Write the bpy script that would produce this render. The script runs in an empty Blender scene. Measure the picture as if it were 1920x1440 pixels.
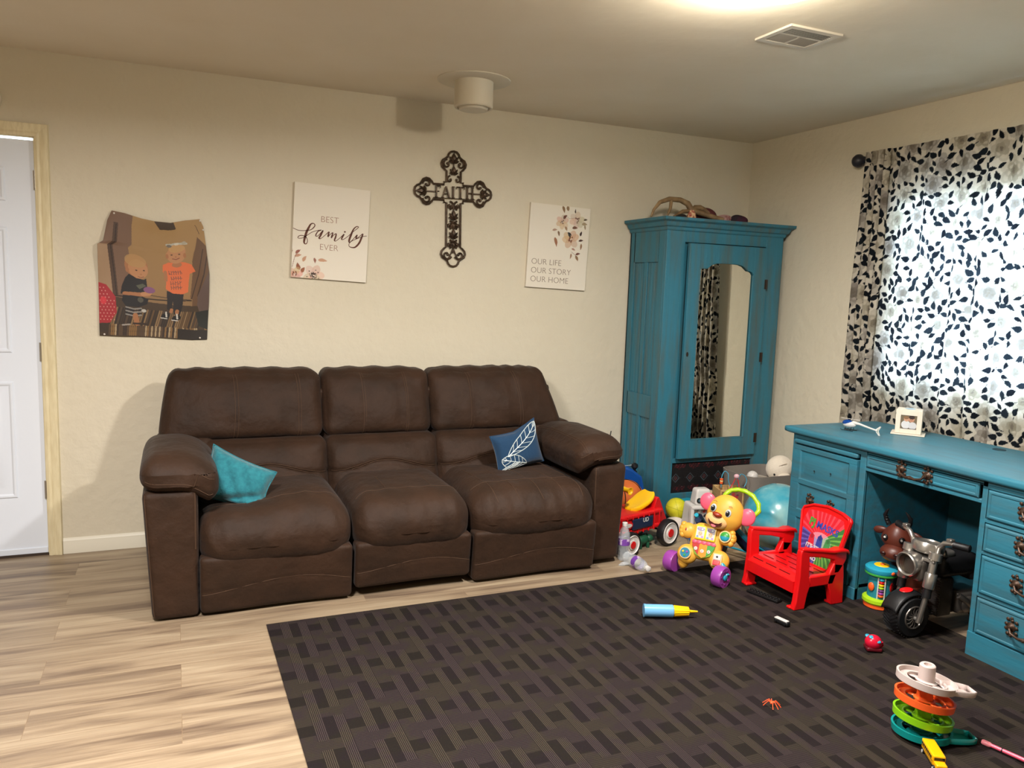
import bpy, bmesh, math, random
import numpy as np
from mathutils import Vector, Matrix
C = bpy.context.scene.collection
SC = bpy.context.scene
PI = math.pi
# ---------------------------------------------------------------- camera
cam_d = bpy.data.cameras.new('camera'); cam = bpy.data.objects.new('camera', cam_d); C.objects.link(cam)
cam_d.sensor_width = 36; cam_d.lens = 1476.18 / 1920 * 36; cam_d.clip_start = .05
_r = Vector((0.9196631, -0.3912364, 0.0339686)); _u = Vector((0.0160781, 0.1239370, 0.9921598)); _f = Vector((0.3923790, 0.9119066, -0.1202706))
cam.matrix_world = Matrix(((_r.x, _u.x, -_f.x, 0), (_r.y, _u.y, -_f.y, -4.4257), (_r.z, _u.z, -_f.z, 1.41018), (0, 0, 0, 1)))
SC.camera = cam
# ---------------------------------------------------------------- world, lights, exposure
w = bpy.data.worlds.new('sky'); SC.world = w; w.use_nodes = True
bg = w.node_tree.nodes['Background']; bg.inputs['Color'].default_value = (.56, .77, 1, 1); bg.inputs['Strength'].default_value = 19.0
SC.view_settings.view_transform = 'Standard'; SC.view_settings.look = 'None'
SC.view_settings.gamma = 1; SC.view_settings.use_curve_mapping = False; SC.view_settings.exposure = 0.1
def area(name, loc, size, power, col, rot=(0, 0, 0), spread=PI):
    l = bpy.data.lights.new(name, 'AREA'); l.shape = 'DISK'; l.size = size; l.energy = power; l.color = col; l.spread = spread
    o = bpy.data.objects.new(name, l); o.location = loc; o.rotation_euler = rot; C.objects.link(o); return o
area('ceiling_lamp_light', (1.72, -2.42, 2.30), .16, 70, (1, .965, .94))
area('dining_lamp_light', (-0.25, -2.75, 2.20), .5, 122, (1, .958, .925))
# ---------------------------------------------------------------- helpers
def lin(c):
    c = c / 255.0
    return c / 12.92 if c <= .04045 else ((c + .055) / 1.055) ** 2.4
def L(rgb): return (lin(rgb[0]), lin(rgb[1]), lin(rgb[2]), 1)
MATS = {}
def mat(name, rgb=(128, 128, 128), rough=.5, metal=0, noise=None, rgb2=None, stretch=(1, 1, 1), bump=None, bstretch=(1, 1, 1), spec=.5, sheen=0, coat=0, trans=0, alpha=None, emit=None, attr=None, ior=1.45, translucent=0, lo=.35, hi=.65):
    if name in MATS: return MATS[name]
    m = bpy.data.materials.new(name); m.use_nodes = True; nt = m.node_tree; N = nt.nodes; K = nt.links
    b = N['Principled BSDF']
    b.inputs['Base Color'].default_value = L(rgb); b.inputs['Roughness'].default_value = rough; b.inputs['Metallic'].default_value = metal
    b.inputs['Specular IOR Level'].default_value = spec; b.inputs['IOR'].default_value = ior
    b.inputs['Sheen Weight'].default_value = sheen; b.inputs['Coat Weight'].default_value = coat; b.inputs['Transmission Weight'].default_value = trans
    if alpha is not None: b.inputs['Alpha'].default_value = alpha
    if emit: b.inputs['Emission Color'].default_value = L(emit[0]); b.inputs['Emission Strength'].default_value = emit[1]
    tc = N.new('ShaderNodeTexCoord')
    col = None
    if attr:
        a = N.new('ShaderNodeAttribute'); a.attribute_name = attr; col = a.outputs['Color']; K.new(col, b.inputs['Base Color'])
    if noise:
        mp = N.new('ShaderNodeMapping'); mp.inputs['Scale'].default_value = stretch; K.new(tc.outputs['Object'], mp.inputs['Vector'])
        n = N.new('ShaderNodeTexNoise'); n.inputs['Scale'].default_value = noise; n.inputs['Detail'].default_value = 5; K.new(mp.outputs[0], n.inputs['Vector'])
        r = N.new('ShaderNodeValToRGB'); r.color_ramp.elements[0].position = lo; r.color_ramp.elements[1].position = hi
        r.color_ramp.elements[0].color = L(rgb); r.color_ramp.elements[1].color = L(rgb2 or rgb); K.new(n.outputs['Fac'], r.inputs['Fac'])
        K.new(r.outputs[0], b.inputs['Base Color']); col = r.outputs[0]
    if bump:
        mp2 = N.new('ShaderNodeMapping'); mp2.inputs['Scale'].default_value = bstretch; K.new(tc.outputs['Object'], mp2.inputs['Vector'])
        n2 = N.new('ShaderNodeTexNoise'); n2.inputs['Scale'].default_value = bump[0]; n2.inputs['Detail'].default_value = 4; K.new(mp2.outputs[0], n2.inputs['Vector'])
        bp = N.new('ShaderNodeBump'); bp.inputs['Strength'].default_value = bump[1]; bp.inputs['Distance'].default_value = bump[2] if len(bump) > 2 else .005
        K.new(n2.outputs['Fac'], bp.inputs['Height']); K.new(bp.outputs[0], b.inputs['Normal'])
    if translucent:
        t = N.new('ShaderNodeBsdfTranslucent'); mx = N.new('ShaderNodeMixShader'); mx.inputs[0].default_value = translucent
        if col is not None: K.new(col, t.inputs['Color'])
        else: t.inputs['Color'].default_value = L(rgb)
        K.new(b.outputs[0], mx.inputs[1]); K.new(t.outputs[0], mx.inputs[2]); K.new(mx.outputs[0], N['Material Output'].inputs['Surface'])
    MATS[name] = m; return m
def T(x=0, y=0, z=0): return Matrix.Translation((x, y, z))
def RX(d): return Matrix.Rotation(math.radians(d), 4, 'X')
def RY(d): return Matrix.Rotation(math.radians(d), 4, 'Y')
def RZ(d): return Matrix.Rotation(math.radians(d), 4, 'Z')
def S(x, y, z): return Matrix.Diagonal((x, y, z, 1))
I4 = Matrix.Identity(4)
class MB:
    def __init__(s): s.v = []; s.f = []; s.m = []
    def add(s, vs, fs, M=I4, mi=0):
        o = len(s.v); s.v += [tuple(M @ Vector(p)) for p in vs]
        s.f += [tuple(i + o for i in f) for f in fs]; s.m += [mi] * len(fs); return s
    def box(s, x0, x1, y0, y1, z0, z1, M=I4, mi=0):
        vs = [(x, y, z) for z in (z0, z1) for y in (y0, y1) for x in (x0, x1)]
        return s.add(vs, [(0, 2, 3, 1), (4, 5, 7, 6), (0, 1, 5, 4), (2, 6, 7, 3), (0, 4, 6, 2), (1, 3, 7, 5)], M, mi)
    def cyl(s, r, h, n=24, M=I4, mi=0, r2=None, cap=True):
        return s.lathe([(r, 0), (r if r2 is None else r2, h)], n, M, mi, cap)
    def lathe(s, prof, n=32, M=I4, mi=0, cap=True):
        vs = []; fs = []
        for r, z in prof:
            for k in range(n): a = 2 * PI * k / n; vs.append((r * math.cos(a), r * math.sin(a), z))
        for i in range(len(prof) - 1):
            for k in range(n): k2 = (k + 1) % n; fs.append((i * n + k, i * n + k2, (i + 1) * n + k2, (i + 1) * n + k))
        if cap: fs.append(tuple(range(n))[::-1]); fs.append(tuple(range((len(prof) - 1) * n, len(prof) * n)))
        return s.add(vs, fs, M, mi)
    def tube(s, path, r, n=8, M=I4, mi=0, closed=False, flat=1.0):
        P = [Vector(p) for p in path]; m = len(P); vs = []; fs = []; up = None
        for i in range(m):
            a = P[(i - 1) % m] if (closed or i > 0) else P[i]; b = P[(i + 1) % m] if (closed or i < m - 1) else P[i]
            t = (b - a); t = t.normalized() if t.length > 1e-9 else Vector((0, 0, 1))
            if up is None:
                up = Vector((0, 0, 1)) if abs(t.z) < .9 else Vector((0, 1, 0))
            sx = t.cross(up)
            if sx.length < 1e-6: sx = t.orthogonal()
            sx.normalize(); up = sx.cross(t).normalized()
            rr = r[i] if hasattr(r, '__len__') else r
            for k in range(n):
                an = 2 * PI * k / n; vs.append(P[i] + sx * (rr * math.cos(an)) + up * (rr * flat * math.sin(an)))
        for i in range(m if closed else m - 1):
            j = (i + 1) % m
            for k in range(n): k2 = (k + 1) % n; fs.append((i * n + k, i * n + k2, j * n + k2, j * n + k))
        if not closed: fs.append(tuple(range(n))[::-1]); fs.append(tuple(range((m - 1) * n, m * n)))
        return s.add(vs, fs, M, mi)
    def ball(s, rx, ry=None, rz=None, M=I4, mi=0, n=24, h=14, fn=None):
        ry = rx if ry is None else ry; rz = rx if rz is None else rz; vs = [(0, 0, -rz)]; fs = []
        for i in range(1, h):
            p = PI * i / h
            for k in range(n): a = 2 * PI * k / n; vs.append((rx * math.sin(p) * math.cos(a), ry * math.sin(p) * math.sin(a), -rz * math.cos(p)))
        vs.append((0, 0, rz)); top = len(vs) - 1
        for k in range(n):
            k2 = (k + 1) % n; fs.append((0, 1 + k2, 1 + k)); fs.append((top, 1 + (h - 2) * n + k, 1 + (h - 2) * n + k2))
            for i in range(h - 2): fs.append((1 + i * n + k, 1 + i * n + k2, 1 + (i + 1) * n + k2, 1 + (i + 1) * n + k))
        if fn: vs = [fn(Vector(q)) for q in vs]
        return s.add(vs, fs, M, mi)
    def torus(s, R_, r, n=32, k=10, M=I4, mi=0):
        return s.tube([(R_ * math.cos(2 * PI * i / n), R_ * math.sin(2 * PI * i / n), 0) for i in range(n)], r, k, M, mi, True)
    def prism(s, poly, z0, z1, M=I4, mi=0):
        n = len(poly); vs = [(x, y, z0) for x, y in poly] + [(x, y, z1) for x, y in poly]
        fs = [tuple(range(n))[::-1], tuple(range(n, 2 * n))] + [(i, (i + 1) % n, (i + 1) % n + n, i + n) for i in range(n)]
        return s.add(vs, fs, M, mi)
    def grid(s, nu, nv, fn, M=I4, mi=0):
        vs = [fn(i / nu, j / nv) for j in range(nv + 1) for i in range(nu + 1)]
        return s.add(vs, [(j * (nu + 1) + i, j * (nu + 1) + i + 1, (j + 1) * (nu + 1) + i + 1, (j + 1) * (nu + 1) + i) for j in range(nv) for i in range(nu)], M, mi)
    def text(s, body, size, M=I4, mi=0, depth=.0006, width=0.0, spacing=1.0, align='LEFT'):
        cu = bpy.data.curves.new('t', 'FONT'); cu.body = body; cu.size = size; cu.extrude = depth; cu.offset = width; cu.space_character = spacing; cu.align_x = align; cu.resolution_u = 4
        o = bpy.data.objects.new('t', cu); C.objects.link(o); bpy.context.view_layer.update()
        me = bpy.data.meshes.new_from_object(o.evaluated_get(bpy.context.evaluated_depsgraph_get()))
        s.add([tuple(v.co) for v in me.vertices], [tuple(p.vertices) for p in me.polygons], M, mi)
        bpy.data.objects.remove(o); bpy.data.curves.remove(cu); bpy.data.meshes.remove(me); return s
    def sb(s, box, mi=0, M=I4): return s.add(box.v, box.f, M, mi)
    def build(s, name, mats, parent=None, bevel=0, world=False, angle=40, label=None, seg=2, solid=0, flip=True):
        me = bpy.data.meshes.new(name); vs = s.v
        if parent is not None and world:
            l = parent.location; vs = [(a - l.x, b - l.y, c - l.z) for a, b, c in vs]
        me.from_pydata([tuple(v) for v in vs], [], s.f)
        for m in (mats if isinstance(mats, (list, tuple)) else [mats]): me.materials.append(m)
        me.polygons.foreach_set('material_index', s.m)
        if flip:
            bm = bmesh.new(); bm.from_mesh(me); bmesh.ops.recalc_face_normals(bm, faces=bm.faces); bm.to_mesh(me); bm.free()
        me.polygons.foreach_set('use_smooth', [True] * len(me.polygons))
        me.set_sharp_from_angle(angle=math.radians(angle)); me.update()
        o = bpy.data.objects.new(name, me); C.objects.link(o)
        if solid: md = o.modifiers.new('solid', 'SOLIDIFY'); md.thickness = solid; md.offset = 0
        if bevel: md = o.modifiers.new('bevel', 'BEVEL'); md.width = bevel; md.segments = seg; md.limit_method = 'ANGLE'; md.angle_limit = math.radians(40)
        if parent is not None: o.parent = parent
        if label: o['label'] = label
        return o
def tag(o, label, cat, group=None):
    o['label'] = label; o['category'] = cat
    if group: o['group'] = group
    return o
def thing(name, label, cat, loc=(0, 0, 0), rz=0, group=None):
    o = bpy.data.objects.new(name, None); o.empty_display_size = .05; C.objects.link(o); o.location = loc; o.rotation_euler = (0, 0, math.radians(rz))
    return tag(o, label, cat, group)
def struct(o): o['kind'] = 'structure'; return o
class SBox:
    """rounded, bulging cushion solid; fn deforms it"""
    def __init__(s, c, h, r, n=20, bulge=(0, 0, 0), fn=None):
        s.c = Vector(c); s.h = Vector(h); s.r = r; s.b = bulge; s.fn = fn; s.v = []; s.f = []; idx = {}
        def key(p): return (round(p[0] * n), round(p[1] * n), round(p[2] * n))
        def vid(p):
            k = key(p)
            if k not in idx: idx[k] = len(s.v); s.v.append(tuple(s.ev(p)))
            return idx[k]
        for ax in range(3):
            for sg in (-1, 1):
                for i in range(n):
                    for j in range(n):
                        q = []
                        for di, dj in ((0, 0), (1, 0), (1, 1), (0, 1)):
                            a = -1 + 2 * (i + di) / n; b_ = -1 + 2 * (j + dj) / n; p = [0, 0, 0]; p[ax] = sg; p[(ax + 1) % 3] = a; p[(ax + 2) % 3] = b_; q.append(vid(p))
                        s.f.append(tuple(q if sg > 0 else q[::-1]))
    def ev(s, p, off=0):
        q = Vector([math.sin(t * PI / 2) * .45 + t * .55 if abs(t) < 1 else t for t in p])
        P = Vector([q[i] * s.h[i] for i in range(3)]); inn = Vector([max(-(s.h[i] - s.r), min(s.h[i] - s.r, P[i])) for i in range(3)])
        d = P - inn
        if d.length > 1e-9: d.normalize(); P = inn + d * (s.r + off)
        for i in range(3):
            a, b_ = (i + 1) % 3, (i + 2) % 3
            w_ = (1 - q[a] ** 2) * (1 - q[b_] ** 2)
            P[i] += s.b[i] * w_ * max(-1, min(1, q[i]))
        P = s.fn(P, q) if s.fn else P
        return P + s.c
    def seam(s, mb, pts, r=.0014, mi=1, off=.0006): mb.tube([s.ev(p, off) for p in pts], r, 5, mi=mi); return mb
# small painter: pictures and prints are painted vertex by vertex on a fine mesh
class Paint:
    def __init__(s, x0, x1, y0, y1, nx, ny, bg):
        s.x = np.linspace(x0, x1, nx); s.y = np.linspace(y0, y1, ny); s.X, s.Y = np.meshgrid(s.x, s.y); s.A = np.zeros((ny, nx, 3)); s.A[:] = bg
    def put(s, mask, c, a=1.0): s.A[mask] = s.A[mask] * (1 - a) + np.array(c, float) * a
    def ell(s, cx, cy, rx, ry, c, a=1.0, rot=0):
        t = math.radians(rot); r = max(rx, ry)
        i0, i1 = np.searchsorted(s.x, cx - r), np.searchsorted(s.x, cx + r); j0, j1 = np.searchsorted(s.y, cy - r), np.searchsorted(s.y, cy + r)
        dx = s.X[j0:j1, i0:i1] - cx; dy = s.Y[j0:j1, i0:i1] - cy
        if dx.size == 0: return
        u = dx * math.cos(t) + dy * math.sin(t); v = -dx * math.sin(t) + dy * math.cos(t); m = (u / rx) ** 2 + (v / ry) ** 2 <= 1
        sub = s.A[j0:j1, i0:i1]; sub[m] = sub[m] * (1 - a) + np.array(c, float) * a
    def poly(s, pts, c, a=1.0):
        m = np.zeros(s.X.shape, bool); n = len(pts)
        for i in range(n):
            x1, y1 = pts[i]; x2, y2 = pts[(i + 1) % n]
            if y1 == y2: continue
            cond = ((s.Y > min(y1, y2)) & (s.Y <= max(y1, y2)) & (s.X < x1 + (s.Y - y1) * (x2 - x1) / (y2 - y1))); m ^= cond
        s.put(m, c, a)
    def line(s, pts, wd, c, a=1.0):
        m = np.zeros(s.X.shape, bool)
        for (x1, y1), (x2, y2) in zip(pts[:-1], pts[1:]):
            d2 = (x2 - x1) ** 2 + (y2 - y1) ** 2 + 1e-12; t = np.clip(((s.X - x1) * (x2 - x1) + (s.Y - y1) * (y2 - y1)) / d2, 0, 1)
            m |= (s.X - x1 - t * (x2 - x1)) ** 2 + (s.Y - y1 - t * (y2 - y1)) ** 2 <= (wd / 2) ** 2
        s.put(m, c, a)
    def leaf(s, x, y, ln, wd, ang, c, a=1.0, win=True):
        t_ = math.radians(ang); r = ln * 1.05
        i0, i1 = np.searchsorted(s.x, x - r), np.searchsorted(s.x, x + r); j0, j1 = np.searchsorted(s.y, y - r), np.searchsorted(s.y, y + r)
        X = s.X[j0:j1, i0:i1] - x; Y = s.Y[j0:j1, i0:i1] - y
        if X.size == 0: return
        u = X * math.cos(t_) + Y * math.sin(t_); v = -X * math.sin(t_) + Y * math.cos(t_)
        t = u / ln; m = (t > 0) & (t < 1) & (np.abs(v - .12 * wd * np.sin(t * PI)) < wd * np.sin(PI * np.clip(t, 0, 1) ** .75) * .5)
        sub = s.A[j0:j1, i0:i1]; sub[m] = sub[m] * (1 - a) + np.array(c, float) * a
    def lin(s):
        c = np.clip(s.A, 0, 255) / 255; o = np.where(c <= .04045, c / 12.92, ((c + .055) / 1.055) ** 2.4)
        return np.concatenate([o, np.ones(o.shape[:2] + (1,))], 2)
def painted(name, P, pos, m, parent=None, world=False, solid=0):
    """mesh grid with one vertex per painted sample; pos(X,Y)->(x,y,z) arrays"""
    ny, nx = P.X.shape; x, y, z = pos(P.X, P.Y)
    co = np.stack([x, y, z], -1).reshape(-1, 3)
    if parent is not None and world: co = co - np.array(parent.location)
    k = np.arange(nx * ny).reshape(ny, nx); f = np.stack([k[:-1, :-1], k[:-1, 1:], k[1:, 1:], k[1:, :-1]], -1).reshape(-1, 4)
    me = bpy.data.meshes.new(name); me.from_pydata(co.tolist(), [], f.tolist()); me.materials.append(m)
    a = me.color_attributes.new('paint', 'FLOAT_COLOR', 'POINT'); a.data.foreach_set('color', P.lin().reshape(-1).astype(np.float32))
    me.polygons.foreach_set('use_smooth', [True] * len(me.polygons)); me.update()
    o = bpy.data.objects.new(name, me); C.objects.link(o)
    if parent is not None: o.parent = parent
    if solid: md = o.modifiers.new('solid', 'SOLIDIFY'); md.thickness = solid; md.offset = 0
    return o
def copy_tree(o, parent=None):
    c = o.copy(); C.objects.link(c); c.parent = parent
    for ch in list(o.children): copy_tree(ch, c)
    return c
def nodemat(name):
    m = bpy.data.materials.new(name); m.use_nodes = True; return m, m.node_tree.nodes, m.node_tree.links, m.node_tree.nodes['Principled BSDF']
# ================================================================ materials of the room
plaster = mat('cream_plaster', (210, 201, 179), .85, noise=1.2, rgb2=(214, 205, 184), bump=(18, .5, .012))
ceil_m = mat('ceiling_paint', (224, 213, 192), .9, noise=2.5, rgb2=(228, 218, 199), bump=(10, .25, .01))
door_m = mat('door_white', (226, 233, 244), .35)
trim_m = mat('cream_trim', (226, 214, 178), .45, noise=30, rgb2=(214, 200, 162), stretch=(3, 3, .4))
base_m = mat('baseboard_white', (224, 218, 200), .45)
def floor_mat():
    m, N, K, b = nodemat('oak_laminate'); b.inputs['Roughness'].default_value = .42
    tc = N.new('ShaderNodeTexCoord')
    br = N.new('ShaderNodeTexBrick'); br.offset = .37; br.inputs['Scale'].default_value = 1; br.inputs['Mortar Size'].default_value = .0008
    br.inputs['Brick Width'].default_value = 1.22; br.inputs['Row Height'].default_value = .18; br.inputs['Color1'].default_value = (0, 0, 0, 1); br.inputs['Color2'].default_value = (1, 1, 1, 1); br.inputs['Mortar'].default_value = (.5, .5, .5, 1)
    K.new(tc.outputs['Object'], br.inputs['Vector'])
    # shift the grain from plank to plank
    sc = N.new('ShaderNodeVectorMath'); sc.operation = 'SCALE'; sc.inputs['Scale'].default_value = 7; K.new(br.outputs['Color'], sc.inputs[0])
    ad = N.new('ShaderNodeVectorMath'); K.new(tc.outputs['Object'], ad.inputs[0]); K.new(sc.outputs[0], ad.inputs[1])
    def ns(scale, st, det=6, dist=0):
        mp = N.new('ShaderNodeMapping'); mp.inputs['Scale'].default_value = st; K.new(ad.outputs[0], mp.inputs['Vector'])
        n = N.new('ShaderNodeTexNoise'); n.inputs['Scale'].default_value = scale; n.inputs['Detail'].default_value = det; n.inputs['Distortion'].default_value = dist; K.new(mp.outputs[0], n.inputs['Vector']); return n
    n1 = ns(3.0, (.45, 4.5, 1), 7, .8); n2 = ns(14, (.25, 8, 1), 5, .3)
    r1 = N.new('ShaderNodeValToRGB'); e = r1.color_ramp.elements; e[0].position = .3; e[0].color = L((104, 86, 71)); e[1].position = .72; e[1].color = L((174, 157, 131))
    x = e.new(.5); x.color = L((150, 131, 107)); K.new(n1.outputs['Fac'], r1.inputs['Fac'])
    r2 = N.new('ShaderNodeValToRGB'); r2.color_ramp.elements[0].position = .3; r2.color_ramp.elements[0].color = (.72, .69, .66, 1); r2.color_ramp.elements[1].position = .62; r2.color_ramp.elements[1].color = (1, 1, 1, 1); K.new(n2.outputs['Fac'], r2.inputs['Fac'])
    mx = N.new('ShaderNodeMix'); mx.data_type = 'RGBA'; mx.blend_type = 'MULTIPLY'; mx.inputs['Factor'].default_value = .8; K.new(r1.outputs[0], mx.inputs['A']); K.new(r2.outputs[0], mx.inputs['B'])
    # plank to plank tone and dark joints
    r3 = N.new('ShaderNodeMapRange'); r3.inputs['To Min'].default_value = .92; r3.inputs['To Max'].default_value = 1.02; K.new(br.outputs['Color'], r3.inputs['Value'])
    m2 = N.new('ShaderNodeMix'); m2.data_type = 'RGBA'; m2.blend_type = 'MULTIPLY'; m2.inputs['Factor'].default_value = 1; K.new(mx.outputs['Result'], m2.inputs['A']); K.new(r3.outputs[0], m2.inputs['B'])
    m3 = N.new('ShaderNodeMix'); m3.data_type = 'RGBA'; m3.inputs['B'].default_value = L((120, 96, 70)); K.new(m2.outputs['Result'], m3.inputs['A'])
    f = N.new('ShaderNodeMath'); f.operation = 'MULTIPLY'; f.inputs[1].default_value = .7; K.new(br.outputs['Fac'], f.inputs[0]); K.new(f.outputs[0], m3.inputs['Factor'])
    K.new(m3.outputs['Result'], b.inputs['Base Color'])
    bp = N.new('ShaderNodeBump'); bp.inputs['Strength'].default_value = .12; bp.inputs['Distance'].default_value = .002; K.new(n2.outputs['Fac'], bp.inputs['Height']); K.new(bp.outputs[0], b.inputs['Normal'])
    return m
X0, X1, Y0, Y1, H = -3.2, 3.62, -6.2, 0.0, 2.44
struct(MB().box(X0 - .1, X1 + .1, Y0 - .1, .12, -.1, 0).build('floor', floor_mat()))
struct(MB().box(X0 - .1, X1 + .1, Y0 - .1, .12, H, H + .1).build('ceiling', ceil_m))
# back wall with the door opening (opening x -1.45 .. -0.6)
b = MB(); b.box(X0, -1.46, 0, .12, 0, H).box(-.60, X1 + .1, 0, .12, 0, H).box(-1.46, -.60, 0, .12, 2.05, H); struct(b.build('wall_back', plaster))
struct(MB().box(X0 - .1, X0, Y0, .12, 0, H).build('wall_left', plaster))
struct(MB().box(X0 - .1, X1 + .1, Y0 - .1, Y0, 0, H).build('wall_front', plaster))
WY0, WY1, WZ0, WZ1 = -2.75, -1.27, .975, 1.99
b = MB(); b.box(X1, X1 + .12, Y0, WY0, 0, H).box(X1, X1 + .12, WY1, .12, 0, H).box(X1, X1 + .12, WY0, WY1, 0, WZ0).box(X1, X1 + .12, WY0, WY1, WZ1, H); struct(b.build('wall_right', plaster))
# window
win = thing('window_1', 'white framed window behind the floral curtain', 'window', (X1 + .06, (WY0 + WY1) / 2, WZ0)); del win['category']; del win['label']; struct(win)
wm = mat('window_vinyl', (235, 235, 232), .4); b = MB(); t = .045
b.box(X1 + .03, X1 + .10, WY0, WY0 + t, WZ0, WZ1).box(X1 + .03, X1 + .10, WY1 - t, WY1, WZ0, WZ1).box(X1 + .03, X1 + .10, WY0, WY1, WZ0, WZ0 + t).box(X1 + .03, X1 + .10, WY0, WY1, WZ1 - t, WZ1).box(X1 + .04, X1 + .09, WY0, WY1, 1.46, 1.50)
struct(b.build('window_frame', wm, win, .003, True))
gl = mat('window_glass', (250, 252, 252), .0, trans=1, ior=1.02, spec=.2)
struct(MB().box(X1 + .062, X1 + .066, WY0 + t, WY1 - t, WZ0 + t, WZ1 - t).build('window_pane', gl, win, world=True))
struct(MB().box(X1 - .012, X1 + .05, WY0 - .02, WY1 + .02, WZ0 - .02, WZ0).build('window_sill', wm, win, .003, True))
# door
dr = thing('door_1', '', 'door', (-1.03, .03, 0)); del dr['category']; del dr['label']; struct(dr)
b = MB(); D0, D1 = -1.455, -.606; yf = .012
b.box(D0, D1, yf, .05, .02, 2.03)
def panel(mb, x0, x1, z0, z1, y, d=.012):   # moulded raised panel
    def ring(o, yy): return [(x0 + o, yy, z0 + o), (x1 - o, yy, z0 + o), (x1 - o, yy, z1 - o), (x0 + o, yy, z1 - o)]
    R_ = [ring(0, y), ring(.006, y - .006), ring(.014, y - .006), ring(.022, y - .001), ring(.05, y - .001), ring(.062, y - .006)]
    vs = sum(R_, []); fs = []
    for i in range(len(R_) - 1):
        for k in range(4): fs.append((i * 4 + k, i * 4 + (k + 1) % 4, (i + 1) * 4 + (k + 1) % 4, (i + 1) * 4 + k))
    fs.append(tuple(range(len(vs) - 4, len(vs)))); mb.add(vs, fs)
pz = [(.30, .88), (1.02, 1.62), (1.74, 1.90)]
for z0, z1 in pz:
    panel(b, D0 + .12, -1.09, z0, z1, yf); panel(b, -.97, D1 - .12, z0, z1, yf)
struct(b.build('door_slab', door_m, dr, 0, True, angle=25))
struct(MB().box(D0, D1, yf - .006, .052, .008, .04).build('door_sweep', door_m, dr, .002, True))
hm = mat('hinge_steel', (168, 160, 146), .35, .8)
for z in (.29, .98, 1.80):
    b = MB().cyl(.006, .09, 10, T(-.603, .004, z))
    for k in range(5): b.torus(.0062, .0008, 12, 4, T(-.603, .004, z + .018 * k + .006))
    b.box(-.612, -.598, .006, .011, z, z + .09); struct(b.build('door_hinge', hm, dr, 0, True))
kb = MB().lathe([(.03, 0), (.03, .006), (.012, .012), (.012, .04), (.026, .05), (.028, .065), (.018, .078)], 24, T(D0 + .07, yf, .95) @ RX(90)); struct(kb.build('door_knob', hm, dr, 0, True))
# casing: stepped profile, mitred
cz = MB()
prof = [(0, 0), (0, .012), (.012, .016), (.022, .012), (.034, .016), (.05, .02), (.058, .02), (.062, 0)]
def sweep_case(mb, xin, ztop, sgn):
    vs = []; n = len(prof)
    for st in range(2):
        for o, d in prof:
            vs.append((xin + sgn * o, -d, (0.0 if st == 0 else ztop + o)))
    mb.add(vs, [(i, i + 1, n + i + 1, n + i) for i in range(n - 1)])
sweep_case(cz, -.600, 2.045, 1); sweep_case(cz, -1.46, 2.045, -1)
vs = []; n = len(prof)
for st in (0, 1):
    for o, d in prof: vs.append(((-.600 + o) if st else (-1.46 - o), -d, 2.045 + o))
cz.add(vs, [(i, i + 1, n + i + 1, n + i) for i in range(n - 1)])
cz.box(-.604, -.598, 0, .12, 0, 2.05).box(-1.462, -1.456, 0, .12, 0, 2.05).box(-1.46, -.6, 0, .12, 2.04, 2.05)
o = struct(cz.build('trim_1', trim_m, angle=20))
# dark strip behind door bottom / threshold
struct(MB().box(-1.46, -.60, 0, .12, 0, .012).build('trim_2', mat('threshold', (60, 48, 40), .6)))
bb = MB(); pf = [(0, 0), (.012, 0), (.013, .05), (.010, .06), (.010, .066), (.006, .074), (0, .08)]
def baseb(x0, x1, name):
    vs = [(x, -d, z) for x in (x0, x1) for d, z in pf]; n = len(pf)
    m = MB().add(vs, [(i, (i + 1) % n, n + (i + 1) % n, n + i) for i in range(n)] + [tuple(range(n)), tuple(range(n, 2 * n))]); struct(m.build(name, base_m, angle=20))
baseb(-.538, X1, 'baseboard_back')
m = MB().box(X1 - .012, X1, Y0, 0, 0, .08); struct(m.build('baseboard_right', base_m, bevel=.003))
# outside: ground and a pale fence far beyond the window
struct(MB().box(X1 + .13, 14, -9, 6, -.6, -.5).build('ground_outside', mat('pale_concrete', (150, 150, 148), .9, noise=3, rgb2=(165, 163, 160))))
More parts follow.
